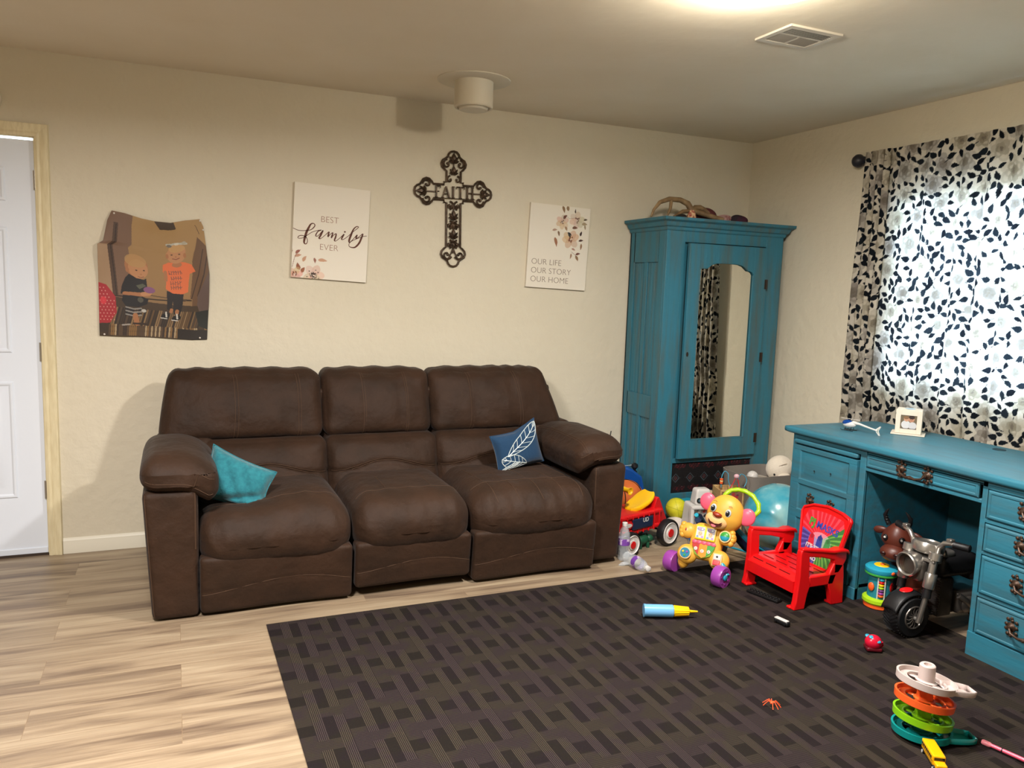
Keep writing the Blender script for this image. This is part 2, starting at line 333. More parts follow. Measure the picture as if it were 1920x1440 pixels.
# ---------------------------------------------------------------- rug
def rug_mat():
    m, N, K, b = nodemat('woven_dark_rug'); b.inputs['Roughness'].default_value = .95; b.inputs['Specular IOR Level'].default_value = .15
    tc = N.new('ShaderNodeTexCoord'); sp = N.new('ShaderNodeSeparateXYZ'); K.new(tc.outputs['Object'], sp.inputs[0])
    def ma(op, a, b_=None, c=None):
        n = N.new('ShaderNodeMath'); n.operation = op
        for i, q in enumerate((a, b_, c)):
            if q is None: continue
            if isinstance(q, (int, float)): n.inputs[i].default_value = q
            else: K.new(q, n.inputs[i])
        return n.outputs[0]
    def inr(x, a, c): return ma('MULTIPLY', ma('GREATER_THAN', x, a), ma('LESS_THAN', x, c))
    px, py = .1565, .19
    ux = ma('DIVIDE', sp.outputs[0], px); vy = ma('DIVIDE', sp.outputs[1], py)
    u = ma('FRACT', ux); v = ma('FRACT', vy); ci = ma('FLOOR', ux); ri = ma('FLOOR', vy)
    # u: square centred .16, bar1 .32-.54, dark .54-.78 , bar2 .78-1 ; v: square centred .5, band around 0/1
    par = ma('FLOORED_MODULO', ma('ADD', ri, ci), 2)
    vb = ma('FRACT', ma('ADD', vy, .5)); rb = ma('FLOOR', ma('ADD', vy, .5)); parb = ma('FLOORED_MODULO', rb, 2); invb = ma('SUBTRACT', 1, parb)
    sq = ma('MULTIPLY', inr(u, .0, .32), inr(v, .34, .66)); rect = ma('MULTIPLY', inr(u, .54, .78), inr(v, .15, .85))
    band = inr(vb, .36, .64)
    b1 = inr(u, .32, .54); b2 = inr(u, .78, 1.0)
    bar1 = ma('MULTIPLY', b1, ma('SUBTRACT', 1, ma('MULTIPLY', band, parb))); bar2 = ma('MULTIPLY', b2, ma('SUBTRACT', 1, ma('MULTIPLY', band, invb)))
    bars = ma('ADD', bar1, bar2)
    vs_ = ma('GREATER_THAN', ma('SINE', ma('MULTIPLY', sp.outputs[0], 2 * PI / .0058)), -.1)
    hs_ = ma('GREATER_THAN', ma('SINE', ma('MULTIPLY', sp.outputs[1], 2 * PI / .0085)), .1)
    bl = ma('MULTIPLY', bars, vs_)
    solid = ma('MAXIMUM', sq, rect); rest = ma('MULTIPLY', ma('SUBTRACT', 1, bars), ma('SUBTRACT', 1, solid))
    hl = ma('MULTIPLY', rest, ma('MULTIPLY_ADD', hs_, .22, .22))
    fac = ma('ADD', ma('MULTIPLY', bl, .9), hl)
    n1 = N.new('ShaderNodeTexNoise'); n1.inputs['Scale'].default_value = 9; K.new(tc.outputs['Object'], n1.inputs['Vector'])
    rp = N.new('ShaderNodeValToRGB'); rp.color_ramp.elements[0].position = .44; rp.color_ramp.elements[0].color = L((31, 26, 22)); rp.color_ramp.elements[1].position = .56; rp.color_ramp.elements[1].color = L((31, 24, 25)); K.new(n1.outputs['Fac'], rp.inputs['Fac'])
    r2 = N.new('ShaderNodeValToRGB'); r2.color_ramp.elements[0].position = .44; r2.color_ramp.elements[0].color = L((70, 61, 51)); r2.color_ramp.elements[1].position = .56; r2.color_ramp.elements[1].color = L((66, 55, 54)); K.new(n1.outputs['Fac'], r2.inputs['Fac'])
    mx = N.new('ShaderNodeMix'); mx.data_type = 'RGBA'; K.new(fac, mx.inputs['Factor']); K.new(rp.outputs[0], mx.inputs['A']); K.new(r2.outputs[0], mx.inputs['B'])
    n2 = N.new('ShaderNodeTexNoise'); n2.inputs['Scale'].default_value = 420; K.new(tc.outputs['Object'], n2.inputs['Vector'])
    m3 = N.new('ShaderNodeMix'); m3.data_type = 'RGBA'; m3.blend_type = 'MULTIPLY'; m3.inputs['Factor'].default_value = .45; K.new(mx.outputs['Result'], m3.inputs['A']); K.new(n2.outputs['Color'], m3.inputs['B'])
    K.new(m3.outputs['Result'], b.inputs['Base Color'])
    hh = ma('ADD', ma('MULTIPLY', bl, 1.0), ma('MULTIPLY', n2.outputs['Fac'], .8))
    bp = N.new('ShaderNodeBump'); bp.inputs['Strength'].default_value = .4; bp.inputs['Distance'].default_value = .002; K.new(hh, bp.inputs['Height']); K.new(bp.outputs[0], b.inputs['Normal'])
    return m
rw, rl = 2.74, 3.4
def edge(p): return p
rug = MB(); r0 = SBox((rw / 2, -rl / 2, .0025), (rw / 2, rl / 2, .0025), .002, 30); rug.sb(r0)
rg = rug.build('area_rug', rug_mat()); rg.location = (.325, -1.196, 0); rg.rotation_euler = (0, 0, math.radians(.6))
tag(rg, 'large dark brown area rug with a basket-weave pattern on the wooden floor', 'rug')
# ---------------------------------------------------------------- ceiling fittings
cm = mat('vent_cover_paint', (208, 200, 182), .6)
t0 = thing('flue_cover', 'round ceiling plate with a short white cylinder hanging under it', 'ceiling vent', (1.40, -.56, H))
MB().lathe([(.185, 0), (.185, -.004), (.178, -.007), (.10, -.009)], 64).build('ceiling_plate', cm, t0)
MB().lathe([(.098, -.004), (.098, -.13), (.094, -.136), (.084, -.136), (.082, -.128), (.074, -.128), (.072, -.142), (.068, -.146), (.03, -.150), (.001, -.151)], 64).build('cylinder', cm, t0, angle=30)
t0 = thing('ceiling_register', 'small white air register set in the ceiling near the lamp glow', 'air vent', (2.29, -1.855, H))
vm = mat('register_white', (214, 208, 196), .4); dk = mat('register_dark', (40, 36, 32), .8)
b = MB(); b.box(-.15, .15, -.12, -.09, -.008, 0).box(-.15, .15, .09, .12, -.008, 0).box(-.15, -.12, -.09, .09, -.008, 0).box(.12, .15, -.09, .09, -.008, 0).box(-.12, .12, -.02, -.008, -.007, 0).box(-.006, .006, -.01, .09, -.007, 0); b.build('frame', vm, t0)
MB().box(-.13, .13, -.10, .10, -.002, -.0005).build('backing', dk, t0)
b = MB()
for k in range(6): b.box(-.12, .12, -.0045, .0045, -.0008, .0008, T(0, -.084 + .012 * k, -.005) @ RX(35))
for sx in (-.062, .062):
    for k in range(14): b.box(-.0028, .0028, -.045, .045, -.0008, .0008, T(sx - .048 + .0075 * k, .041, -.005) @ RY(35))
b.build('louvre', mat('louvre_grey', (150, 146, 138), .5), t0); t0.scale = (.86, .86, 1)
# ceiling lamp (just above the frame)
t0 = thing('ceiling_lamp', 'flush round glass ceiling lamp, switched on', 'lamp', (1.72, -2.42, H))
MB().lathe([(.15, 0), (.15, -.02), (.14, -.024)], 48).build('base', mat('lamp_metal', (200, 195, 185), .3, .6), t0)
MB().lathe([(.135, -.022), (.15, -.04), (.148, -.07), (.12, -.10), (.07, -.12), (.001, -.127)], 48, cap=False).build('glass_dome', mat('lamp_glass', (255, 240, 215), .4, emit=((255, 232, 190), 24)), t0)
pl_ = bpy.data.lights.new('ceiling_glow_light', 'POINT'); pl_.energy = 17; pl_.color = (1, .93, .80); pl_.shadow_soft_size = .03
po = bpy.data.objects.new('ceiling_glow_light', pl_); po.location = (.03, .20, -.085); C.objects.link(po); po.parent = t0  # extra point light outside the dome, added for the glow on the ceiling
# round detector at the far left edge of the wall
o = MB().lathe([(.06, 0), (.06, .02), (.052, .028), (.02, .03), (.001, .03)], 40, RX(90)).build('wall_detector', mat('detector_white', (216, 208, 188), .5)); o.location = (-.783, 0, 2.20); tag(o, 'round white detector on the wall above the door', 'detector')
# ================================================================ sofa
suede = mat('brown_suede', (40, 25, 14), .65, noise=7, rgb2=(52, 33, 20), bump=(13, .8, .012), sheen=.04, spec=.25, lo=.3, hi=.7)
stitch = mat('tan_stitch', (72, 50, 33), .8)
sofa = thing('reclining_sofa', 'three seat dark brown suede reclining sofa against the cream wall', 'sofa', (1.0, -.55, 0))
def cush(name, c, h, r, bulge, fn=None, seams=(), n=24, extra=None):
    s = SBox(c, h, r, n, bulge, fn); b = MB().sb(s)
    for pts in seams: s.seam(b, pts)
    if extra: extra(s, b)
    return b.build(name, [suede, stitch], sofa, world=True, angle=80)
random.seed(4)
def wr(a, fx, fz, ph=0):       # soft wrinkles
    return lambda P: a * math.sin(P.x * fx + P.z * 9 + ph) * math.sin(P.z * fz + P.x * 5 + ph * 2)
# bodies behind the cushions
b = MB(); b.box(.02, 2.0, -.93, -.06, .06, .30); b.box(-.02, 2.02, -.30, -.05, .05, .86); b.build('frame', suede, sofa, .02, True)
for x in (.12, 1.0, 1.88):
    for y in (-.85, -.12): MB().lathe([(.025, 0), (.03, .06)], 12, T(x, y, 0)).build('foot', mat('black_plastic', (20, 20, 20), .5), sofa, world=True)
seats = [(.075, .715), (.722, 1.278), (1.285, 1.95)]
for k, (x0, x1) in enumerate(seats):
    cx, hx = (x0 + x1) / 2, (x1 - x0) / 2
    w1 = wr(.004, 14, 22, k * 1.7)
    def fseat(P, q, k=k, hx=hx):
        y = P.y; d = max(0, (-y - .12) / .26)                      # 0 at back, 1 at the front
        z = P.z
        if z > 0: z -= .035 * max(0, d - .35) ** 1.3 * 2.2 * (1 + 0)  # rolls down to the front
        if k == 0 and z > 0: z -= .035 * math.exp(-((P.x + .16) / .16) ** 2) * math.exp(-((y + .05) / .2) ** 2)
        if k == 0 and z > 0: z += .018 * math.exp(-((P.x - .12) / .12) ** 2) * math.exp(-((y + .1) / .18) ** 2)
        z += .006 * math.exp(-((y + .17) / .012) ** 2) * (-1 if P.z > 0 else 0)      # seam groove
        z += .003 * math.sin(P.x * 60 + k) * math.exp(-((y + .22) / .05) ** 2)
        y2 = y + w1(P) - (.012 * (1 - (P.x / hx) ** 2) if y < -.25 else 0)
        if q[1] < -.6: y2 += .0035 * math.sin(P.x * 75 + 2 * k + P.z * 10) * (1 if P.z > -.02 else .3)
        return Vector((P.x, y2, z))
    sm = [[(-.98 + 1.96 * i / 30, -.45, 1) for i in range(31)]]
    if k == 2:
        for u in (-.65, -.35, -.05, .25, .55): sm.append([(u + .12 * t / 12, .2 - 1.2 * t / 12, 1) for t in range(13)])
    if k == 1:
        for u in (-.3, .35): sm.append([(u, .1 - .5 * t / 8, 1) for t in range(9)])
    cush('seat_cushion', (cx, -.70, .322), (hx, .365, .130), .105, (0, .0, .014), fseat, sm, 34)
    # footrest panel
    fz0 = .012 if k != 1 else .045
    hz = (.262 - fz0) / 2
    def ffoot(P, q, hz=hz, hx=hx):
        y = P.y + .018 * (P.z / hz) * -1 * .6 + .006 * math.sin(P.x * 9 + 1) * (1 if q[1] < 0 else 0)
        g = math.exp(-((P.z + .03 - .035 * math.exp(-((P.x - .05) / .2) ** 2)) / .008) ** 2) * .004 if q[1] < 0 else 0
        return Vector((P.x, y + g, P.z))
    cush('footrest', (cx, -1.0, fz0 + hz), (hx - .003, .045, hz), .022, (0, .012, 0), ffoot,
         [[(-.97 + 1.94 * i / 24, -1, (-.28 + .32 * math.exp(-((-.97 + 1.94 * i / 24 - .15) / .7) ** 2))) for i in range(25)]], 26)
backs = [(-.115, .700, (-.08, .57)), (.694, 1.282, (-.26, .38)), (1.276, 2.13, (-.42, .18))]
for k, (x0, x1, su) in enumerate(backs):
    cx, hx = (x0 + x1) / 2, (x1 - x0) / 2
    def lean(P, q, z0, k=k, hx=hx, top=False):
        z = P.z; x = P.x
        tt = (z + z0 - .45) / .5
        if k == 0 and x < 0: x += (-x / hx) * (.02 + .06 * tt ** 2)
        if k == 2 and x > 0: x -= (x / hx) * (.0 + .155 * max(0, tt) ** 1.1)
        y = P.y + .16 * tt
        if top and q[2] > .8: z += .004 * math.sin(P.x * 45 + k)
        if q[1] < 0: y += .004 * math.sin(P.x * 17 + P.z * 8 + k * 2) * math.sin(P.z * 24 + k)
        return Vector((x, y, z))
    z0 = .785; hz = .172
    sm = []
    for u in su:
        for d in (0, .035): sm.append([(u + d + .02 * math.sin(t / 14 * PI), -1, .96 - 1.9 * t / 14) for t in range(15)])
    def grooves(P, q, su=su, f=lean, z0=z0):
        for u in su:
            if q[1] < 0: P = P + Vector((0, .010 * math.exp(-((q[0] - u) / .05) ** 2), 0))
        if q[1] > -.5 and q[2] > .5:
            pass
        return f(P, q, z0, top=True)
    cush('headrest_cushion', (cx, -.365, z0), (hx - .002, .095, hz), .06, (0, .045, .006), grooves, sm, 30)
    # lumbar cushion
    lx0, lx1 = (.10, .705) if k == 0 else ((.70, 1.29) if k == 1 else (1.28, 1.93))
    def flum(P, q, f=lean, hx2=(lx1 - lx0) / 2, k=k):
        if q[1] < 0:
            zc = -.02 + .05 * math.exp(-(q[0] / .5) ** 2)
            P = P + Vector((0, .016 * math.exp(-((P.z - zc + .0) / .014) ** 2), 0))
            P = P + Vector((0, .004 * math.sin(P.x * 42 + k) * math.exp(-((P.z + .06) / .05) ** 2), 0))
        R_ = f(P, q, .52, k=1); return R_
    hz = .155
    arc = [(-.95 + 1.9 * i / 24, -1, (-.13 + .32 * math.exp(-((-.95 + 1.9 * i / 24) / .5) ** 2)) + .06) for i in range(25)]
    arc2 = [(a, c_, d - .05) for a, c_, d in arc]
    cush('lumbar_cushion', ((lx0 + lx1) / 2, -.415, .475), ((lx1 - lx0) / 2, .10, hz), .05, (0, .05, 0), flum, [arc, arc2], 28)
# wings: back side panels next to the lumbar cushions
def wing(P, q, z0=.52, sgn=1):
    tt = (P.z + z0 - .45) / .5
    return Vector((P.x + sgn * -.04 * tt, P.y + .16 * tt, P.z))
cush('side_wing', (.02, -.37, .50), (.135, .10, .16), .05, (0, .02, 0), lambda P, q: wing(P, q, .5, -1), n=16)
cush('side_wing', (2.015, -.37, .50), (.135, .10, .16), .05, (0, .02, 0), lambda P, q: wing(P, q, .5, 1), n=16)
# arms
def farm(sg):
    def f(P, q):
        x = P.x; z = P.z
        x += sg * .015 * (-z / .27) * (1 if x * sg > 0 else 0) * -1
        return Vector((x, P.y, z))
    return f
e = [(-.93, -1, .96 - 1.9 * t / 12) for t in range(13)]; e2 = [(.86, -1, .96 - .9 * t / 8) for t in range(9)]; e3 = [(.80, -1, .96 - .9 * t / 8) for t in range(9)]
cush('arm_panel', (-.022, -.56, .277), (.098, .475, .272), .025, (.004, .004, 0), farm(-1), [e, e2, e3], 24)
cush('arm_panel', (2.042, -.52, .277), (.094, .475, .255), .035, (.004, .004, 0), farm(1), [[(-a, b_, c_) for a, b_, c_ in e2], [(-a, b_, c_) for a, b_, c_ in e3]], 24)
def fpad(sg):
    def f(P, q):
        x, y, z = P
        inn = max(0, min(1, (x * sg * -1 + .02) / .13))                # toward the seat
        z -= .055 * inn ** 2 * (1 if z < 0 else .75)
        z -= .035 * max(0, (-y - .22) / .12) ** 2 * (1 if z > 0 else -.2)
        if y > .1: z -= .02 * (y - .1) / .2
        y += .003 * math.sin(x * 30 + z * 20)
        return Vector((x, y, z))
    return f
s1 = [(-.95 + 1.9 * i / 20, -1, .25 - .1 * (i / 20)) for i in range(21)]; s2 = [(a, b_, c_ - .75) for a, b_, c_ in s1]
cush('arm_pad', (.008, -.70, .612), (.150, .36, .074), .066, (0, 0, .012), fpad(-1), [s1, s2], 26)
cush('arm_pad', (1.985, -.665, .600), (.138, .35, .070), .062, (0, 0, .012), fpad(1), [[(-a, b_, c_) for a, b_, c_ in s1], [(-.55, .9 - 1.85 * i / 16, 1) for i in range(17)], [(-.48, .9 - 1.85 * i / 16, 1) for i in range(17)]], 26)
# ---------------------------------------------------------------- throw pillows
tealc = mat('teal_pillow_cloth', (14, 96, 108), .85, noise=55, rgb2=(26, 112, 122), bump=(60, .6, .006), sheen=.3)
def pillow(name, h, th, m, label, loc, rot, cat='pillow', crease=None, n=30):
    o = thing(name, label, cat, loc)
    b = MB(); idx = {}; vs = []; fs = []
    for sd in (-1, 1):
        for j in range(n + 1):
            for i in range(n + 1):
                u = -1 + 2 * i / n; v = -1 + 2 * j / n
                pin = 1 - .10 * (1 - u * u) * (v * v) ; pin2 = 1 - .10 * (1 - v * v) * (u * u)
                x = u * h[0] * pin2; z = v * h[1] * pin
                t = th * ((1 - u ** 4) * (1 - v ** 4)) ** .55
                if crease: x, z, t = crease(x, z, t, u, v)
                vs.append((x, sd * t, z))
        o_ = 0 if sd < 0 else (n + 1) ** 2
        for j in range(n):
            for i in range(n):
                a = o_ + j * (n + 1) + i; fs.append((a, a + 1, a + n + 2, a + n + 1))
    b.add(vs, fs, rot)
    rim = []
    k = n + 1
    ring = [j for j in range(n + 1)] + [j * k + n for j in range(1, n + 1)] + [n * k + i for i in range(n - 1, -1, -1)] + [j * k for j in range(n - 1, 0, -1)]
    b.build('cushion', m, o, angle=80)
    e = MB().tube([tuple(rot @ Vector(vs[q])) for q in ring], .0035, 6, closed=True); e.build('piping', m, o)
    return o
def cr1(x, z, t, u, v):
    t *= 1 - .35 * math.exp(-((u * .6 - v * .9 - .75) / .14) ** 2)
    z += -.02 * (u + 1) * (v + 1) * .5
    return x, z, t + .003 * math.sin(u * 13 + v * 7)
pillow('throw_pillow', (.152, .118), .070, tealc, 'plain turquoise quilted pillow leaning in the left sofa corner', (.245, -.80, .525), RZ(-14) @ RX(-20) @ RY(17), crease=cr1)
navy = mat('blue_pillow_cloth', (9, 52, 84), .85, bump=(40, .4, .005), sheen=.2)
p2 = pillow('throw_pillow', (.150, .102), .050, navy, 'dark blue pillow with silver leaf outlines by the right sofa arm', (1.672, -.64, .560), RZ(10) @ RX(-14) @ RY(-9), crease=lambda x, z, t, u, v: (x, z + .035 * max(0, u) * max(0, v) ** .7 - .0, t))
# printed leaves: thin silver lines lying on the pillow front
silver = mat('silver_print', (205, 215, 215), .35, .2)
R2 = RZ(10) @ RX(-14) @ RY(-9)
def onp(a, c_):   # a,c in -1..1 of the pillow face
    u, v = a, c_
    pin = 1 - .10 * (1 - u * u) * (v * v); pin2 = 1 - .10 * (1 - v * v) * (u * u)
    x = u * .150 * pin2; z = v * .102 * pin; t = .050 * ((1 - min(1, u ** 4)) * (1 - min(1, v ** 4))) ** .55
    z += .035 * max(0, u) * max(0, v) ** .7
    return tuple(R2 @ Vector((x, -t - .0012, z)))
def leafprint(tip, base, wd, nv, b):
    ax = Vector(base) - Vector(tip); ax = Vector((ax[0], ax[1])); nrm = Vector((-ax.y, ax.x)).normalized()
    def P(t, s): q = Vector(tip).to_2d() + ax * t + nrm * s * wd * math.sin(PI * min(1, t) ** .8) ** .8; return onp(max(-.97, min(.97, q.x)), max(-.97, min(.97, q.y)))
    b.tube([P(i / 24, 1) for i in range(25)], .0022, 5); b.tube([P(i / 24, -1) for i in range(25)], .0022, 5); b.tube([P(i / 24, 0) for i in range(25)], .0026, 5)
    for k in range(1, nv + 1):
        t = k / (nv + 1)
        for s in (1, -1): b.tube([P(max(.02, t - .16 * q), s * q) for q in (0, .25, .5, .75, 1)], .0016, 5)
b = MB(); leafprint((.93, .90), (-.66, -.22), .34, 6, b); leafprint((-.90, -.30), (.10, -.86), .34, 5, b); leafprint((-.95, -.9), (-.2, -.68), .10, 2, b)
b.build('leaf_print', silver, p2, label='silver leaf outline print')
# ================================================================ pictures and cross on the back wall
paintm = mat('painted_print', rough=.6, attr='paint')
# --- hanging photo cloth. painted in the picture's own grid units (0..1000 across, y downwards)
P = Paint(175, 1165, 160, 1335, 330, 390, (176, 140, 92))
Xn, Yn = P.X, P.Y
P.A[:] = np.stack([178 - (Yn - 200) * .03, 142 - (Yn - 200) * .03, 92 - (Yn - 200) * .02], -1)
P.poly([(175, 160), (405, 160), (450, 560), (430, 960), (175, 1000)], (128, 98, 78))
P.poly([(175, 470), (260, 470), (300, 980), (175, 1010)], (172, 140, 108))
P.poly([(240, 260), (285, 260), (345, 940), (300, 960)], (84, 62, 48)); P.line([(268, 280), (330, 940)], 8, (52, 38, 30))
P.poly([(1085, 330), (1170, 420), (1170, 1100), (980, 1060), (1020, 560)], (112, 82, 56)); P.line([(1130, 450), (1000, 940)], 8, (60, 42, 30)); P.line([(1160, 520), (1060, 900)], 12, (70, 50, 36))
P.poly([(1060, 900), (1170, 640), (1170, 1100), (1050, 1100)], (104, 84, 76))
P.poly([(400, 885), (1010, 930), (1010, 1000), (400, 960)], (148, 116, 78)); P.line([(300, 950), (1000, 945)], 12, (52, 38, 28)); P.line([(600, 905), (1000, 940)], 6, (60, 44, 32))
P.poly([(280, 960), (1060, 1000), (1170, 1340), (175, 1340), (175, 1200)], (74, 58, 42))
rs = random.Random(3)
for k in range(46):
    x = 260 + k * 18; c = rs.choice([(120, 88, 54), (48, 38, 34), (150, 118, 78), (88, 70, 58), (40, 34, 34), (176, 140, 96)])
    P.line([(x + 40, 1060), (x, 1220)], 12, c, .75); P.line([(x * 1.0 - 10, 1225), (x - 16, 1320)], 14, rs.choice([(150, 112, 66), (60, 46, 38), (196, 170, 130), (96, 74, 54)]), .9)
P.poly([(880, 1230), (1170, 1240), (1170, 1340), (880, 1340)], (46, 38, 32)); P.poly([(175, 1210), (255, 1215), (255, 1300), (175, 1300)], (64, 50, 38))
P.poly([(1040, 1060), (1170, 1040), (1170, 1240), (1080, 1200)], (44, 46, 42)); P.line([(380, 1225), (445, 1215)], 14, (170, 160, 150))
P.poly([(175, 830), (240, 850), (320, 960), (330, 1110), (270, 1210), (175, 1215)], (176, 44, 52))
for j in range(11):
    for i in range(5):
        x = 188 + i * 30 + (j % 2) * 14; y = 880 + j * 30
        if x < 200 + (y - 850) * .75 and x < 312: P.ell(x, y, 5, 6, (226, 150, 140))
P.ell(215, 1000, 26, 36, (232, 60, 70), .8)
skin = (196, 140, 96); skin2 = (176, 118, 78); dk2 = (34, 32, 34)
# crouching child in a dark shirt
P.ell(505, 640, 103, 112, skin2); P.ell(520, 665, 88, 92, skin); P.ell(500, 590, 96, 62, (190, 150, 96), .8); P.ell(425, 690, 16, 24, skin2)
P.ell(505, 680, 10, 6, (60, 44, 36)); P.ell(572, 670, 9, 6, (60, 44, 36)); P.line([(520, 738), (545, 744), (568, 732)], 5, (120, 66, 50)); P.ell(545, 712, 9, 6, skin2)
P.poly([(440, 725), (500, 755), (570, 760), (590, 745), (600, 830), (585, 905), (520, 935), (365, 925), (375, 850), (405, 770)], dk2)
P.poly([(500, 830), (560, 800), (590, 820), (530, 860)], (92, 94, 76)); P.line([(400, 922), (500, 915), (610, 905)], 38, skin2); P.line([(560, 905), (620, 890)], 40, skin); P.ell(618, 857, 52, 32, (138, 88, 128))
P.poly([(385, 935), (560, 930), (610, 950), (600, 1000), (520, 1040), (410, 1040), (375, 990)], dk2); P.ell(540, 965, 26, 26, (120, 116, 96), .6)
for k in range(5): P.line([(412, 1050 + k * 17), (480, 1062 + k * 17), (548, 1048 + k * 17)], 12, (40, 38, 42) if k % 2 else (150, 146, 140))
P.line([(495, 1125), (510, 1200)], 48, skin2); P.poly([(470, 1195), (600, 1190), (590, 1212), (470, 1212)], (60, 46, 38)); P.ell(570, 1070, 22, 16, (200, 196, 186))
# standing child in an orange shirt
P.poly([(775, 850), (930, 870), (920, 1000), (900, 1090), (840, 1085), (832, 950), (815, 1050), (780, 1040)], (40, 34, 34))
P.poly([(745, 590), (800, 560), (945, 565), (1010, 590), (1040, 660), (985, 680), (975, 760), (970, 860), (920, 882), (830, 872), (765, 830), (775, 700), (740, 660)], (232, 116, 66))
P.line([(762, 660), (768, 740)], 30, skin2); P.ell(875, 585, 46, 26, skin2); P.ell(872, 474, 90, 98, skin); P.ell(792, 500, 14, 24, skin2); P.ell(955, 500, 14, 24, skin2)
P.ell(872, 425, 82, 38, (200, 158, 100), .8); P.ell(835, 482, 11, 5, (70, 50, 40)); P.ell(905, 482, 11, 5, (70, 50, 40)); P.line([(840, 522), (872, 532), (905, 520)], 7, (130, 60, 50)); P.ell(872, 505, 9, 7, skin2)
P.line([(770, 385), (850, 375), (970, 385)], 20, (190, 186, 170)); P.ell(795, 395, 26, 14, (120, 110, 100)); P.ell(945, 375, 24, 14, (180, 172, 150)); P.ell(870, 380, 24, 12, (214, 208, 190))
for y, x0, x1 in ((665, 795, 915), (720, 815, 910), (770, 810, 905), (815, 815, 905)):
    x = x0
    while x < x1: P.line([(x, y - 18), (x + 3, y + 16)], 7, (140, 88, 70)); P.line([(x, y + (rs.random() - .5) * 30), (x + 15, y + (rs.random() - .5) * 30)], 6, (140, 88, 70)); x += 21
P.line([(820, 1040), (815, 1060)], 30, skin2); P.line([(872, 1050), (870, 1070)], 34, skin2)
for x, y in ((765, 1100), (865, 1115)):
    P.ell(x, y + 8, 44, 30, (28, 26, 28), rot=-30); P.line([(x - 40, y + 28), (x + 15, y + 34)], 9, (220, 214, 204)); P.line([(x + 5, y - 30), (x + 10, y + 12)], 16, (214, 208, 196))
P.line([(1080, 215), (1110, 300)], 6, (90, 66, 50)); P.poly([(640, 160), (860, 160), (870, 232), (700, 240)], (74, 58, 44))
P.A *= .88
t0 = thing('photo_cloth', 'wavy-edged fabric photo print of two small children, pinned beside the door', 'photo', (-.10, -.006, 1.4))
def clothpos(X, Y):
    s = (X - 175) / 990; t = (Y - 160) / 1175       # s across, t down
    # left border runs in at the top, right border bulges
    xl = np.interp(t, [0, .08, .24, .27, .55, 1], [308, 268, 230, 180, 178, 175]); xr = np.interp(t, [0, .06, .2, .45, .7, 1], [1085, 1118, 1138, 1168, 1160, 1140])
    x = xl + s * (xr - xl)
    yt = np.interp(x, [300, 420, 560, 680, 820, 950, 1085], [163, 182, 220, 240, 245, 215, 195]); yb = np.interp(x, [175, 300, 470, 760, 1000, 1140], [1297, 1300, 1305, 1318, 1335, 1328])
    y = yt + t * (yb - yt)
    wx = -.347 + (x - 175) * .000518; wz = 1.726 - (y - 163) * .000545
    curl = .012 * np.exp(-(s / .10) ** 2) * np.exp(-((t - .35) / .2) ** 2) + .020 * np.exp(-((1 - s) / .12) ** 2) * np.exp(-((t - .5) / .25) ** 2) + .010 * np.exp(-(t / .08) ** 2) * np.exp(-((s - .5) / .25) ** 2)
    fold = .003 * np.sin(s * 14 + t * 5) + .003 * np.sin(t * 9 + s * 3)
    return wx, -.010 - curl - fold, wz
# keep picture content in place: sample paint at warped coordinates
o = painted('printed_cloth', P, clothpos, paintm, t0, True, .0012)
pinm = mat('clear_pin', (214, 206, 196), .2)
for x, z in ((-.268, 1.712), (.126, 1.700), (-.325, 1.115), (.118, 1.100), (.140, 1.655)):
    MB().lathe([(.0045, 0), (.0045, .003), (.0025, .005), (.001, .006)], 12, T(x, -.014, z) @ RX(90)).build('push_pin', pinm, t0, world=True)
# --- canvases
canvas = mat('canvas_cream', (226, 218, 202), .8, bump=(300, .15, .001)); rose = mat('taupe_ink', (150, 112, 92), .8); browni = mat('brown_ink', (94, 56, 44), .8)
def canvas_sign(label, cx, cz, ang, W_=.408, H_=.506):
    t = thing('canvas_sign', label, 'wall art', (cx, -.001, cz)); t.rotation_euler = (0, math.radians(ang), 0)
    MB().box(-W_ / 2, W_ / 2, -.018, 0, -H_ / 2, H_ / 2).build('canvas', canvas, t, .0015); return t
def flower(P, x, y, r, c1, c2, n=6, a=.7, rs=random):
    for k in range(n):
        t = 2 * PI * k / n + rs.random() * .5; P.ell(x + .5 * r * math.cos(t), y + .5 * r * math.sin(t), r * .58, r * .40, tuple(q + rs.uniform(-14, 14) for q in c1), a * .8, math.degrees(t))
    for k in range(12): t = rs.random() * 6.28; d = rs.random() * .35 * r; P.ell(x + d * math.cos(t), y + d * math.sin(t), r * .08, r * .11, c2, .85)
    for k in range(5): t = rs.random() * 6.28; d = rs.random() * .2 * r; P.ell(x + d * math.cos(t), y + d * math.sin(t), r * .05, r * .05, (236, 222, 206))
FR = RX(90)
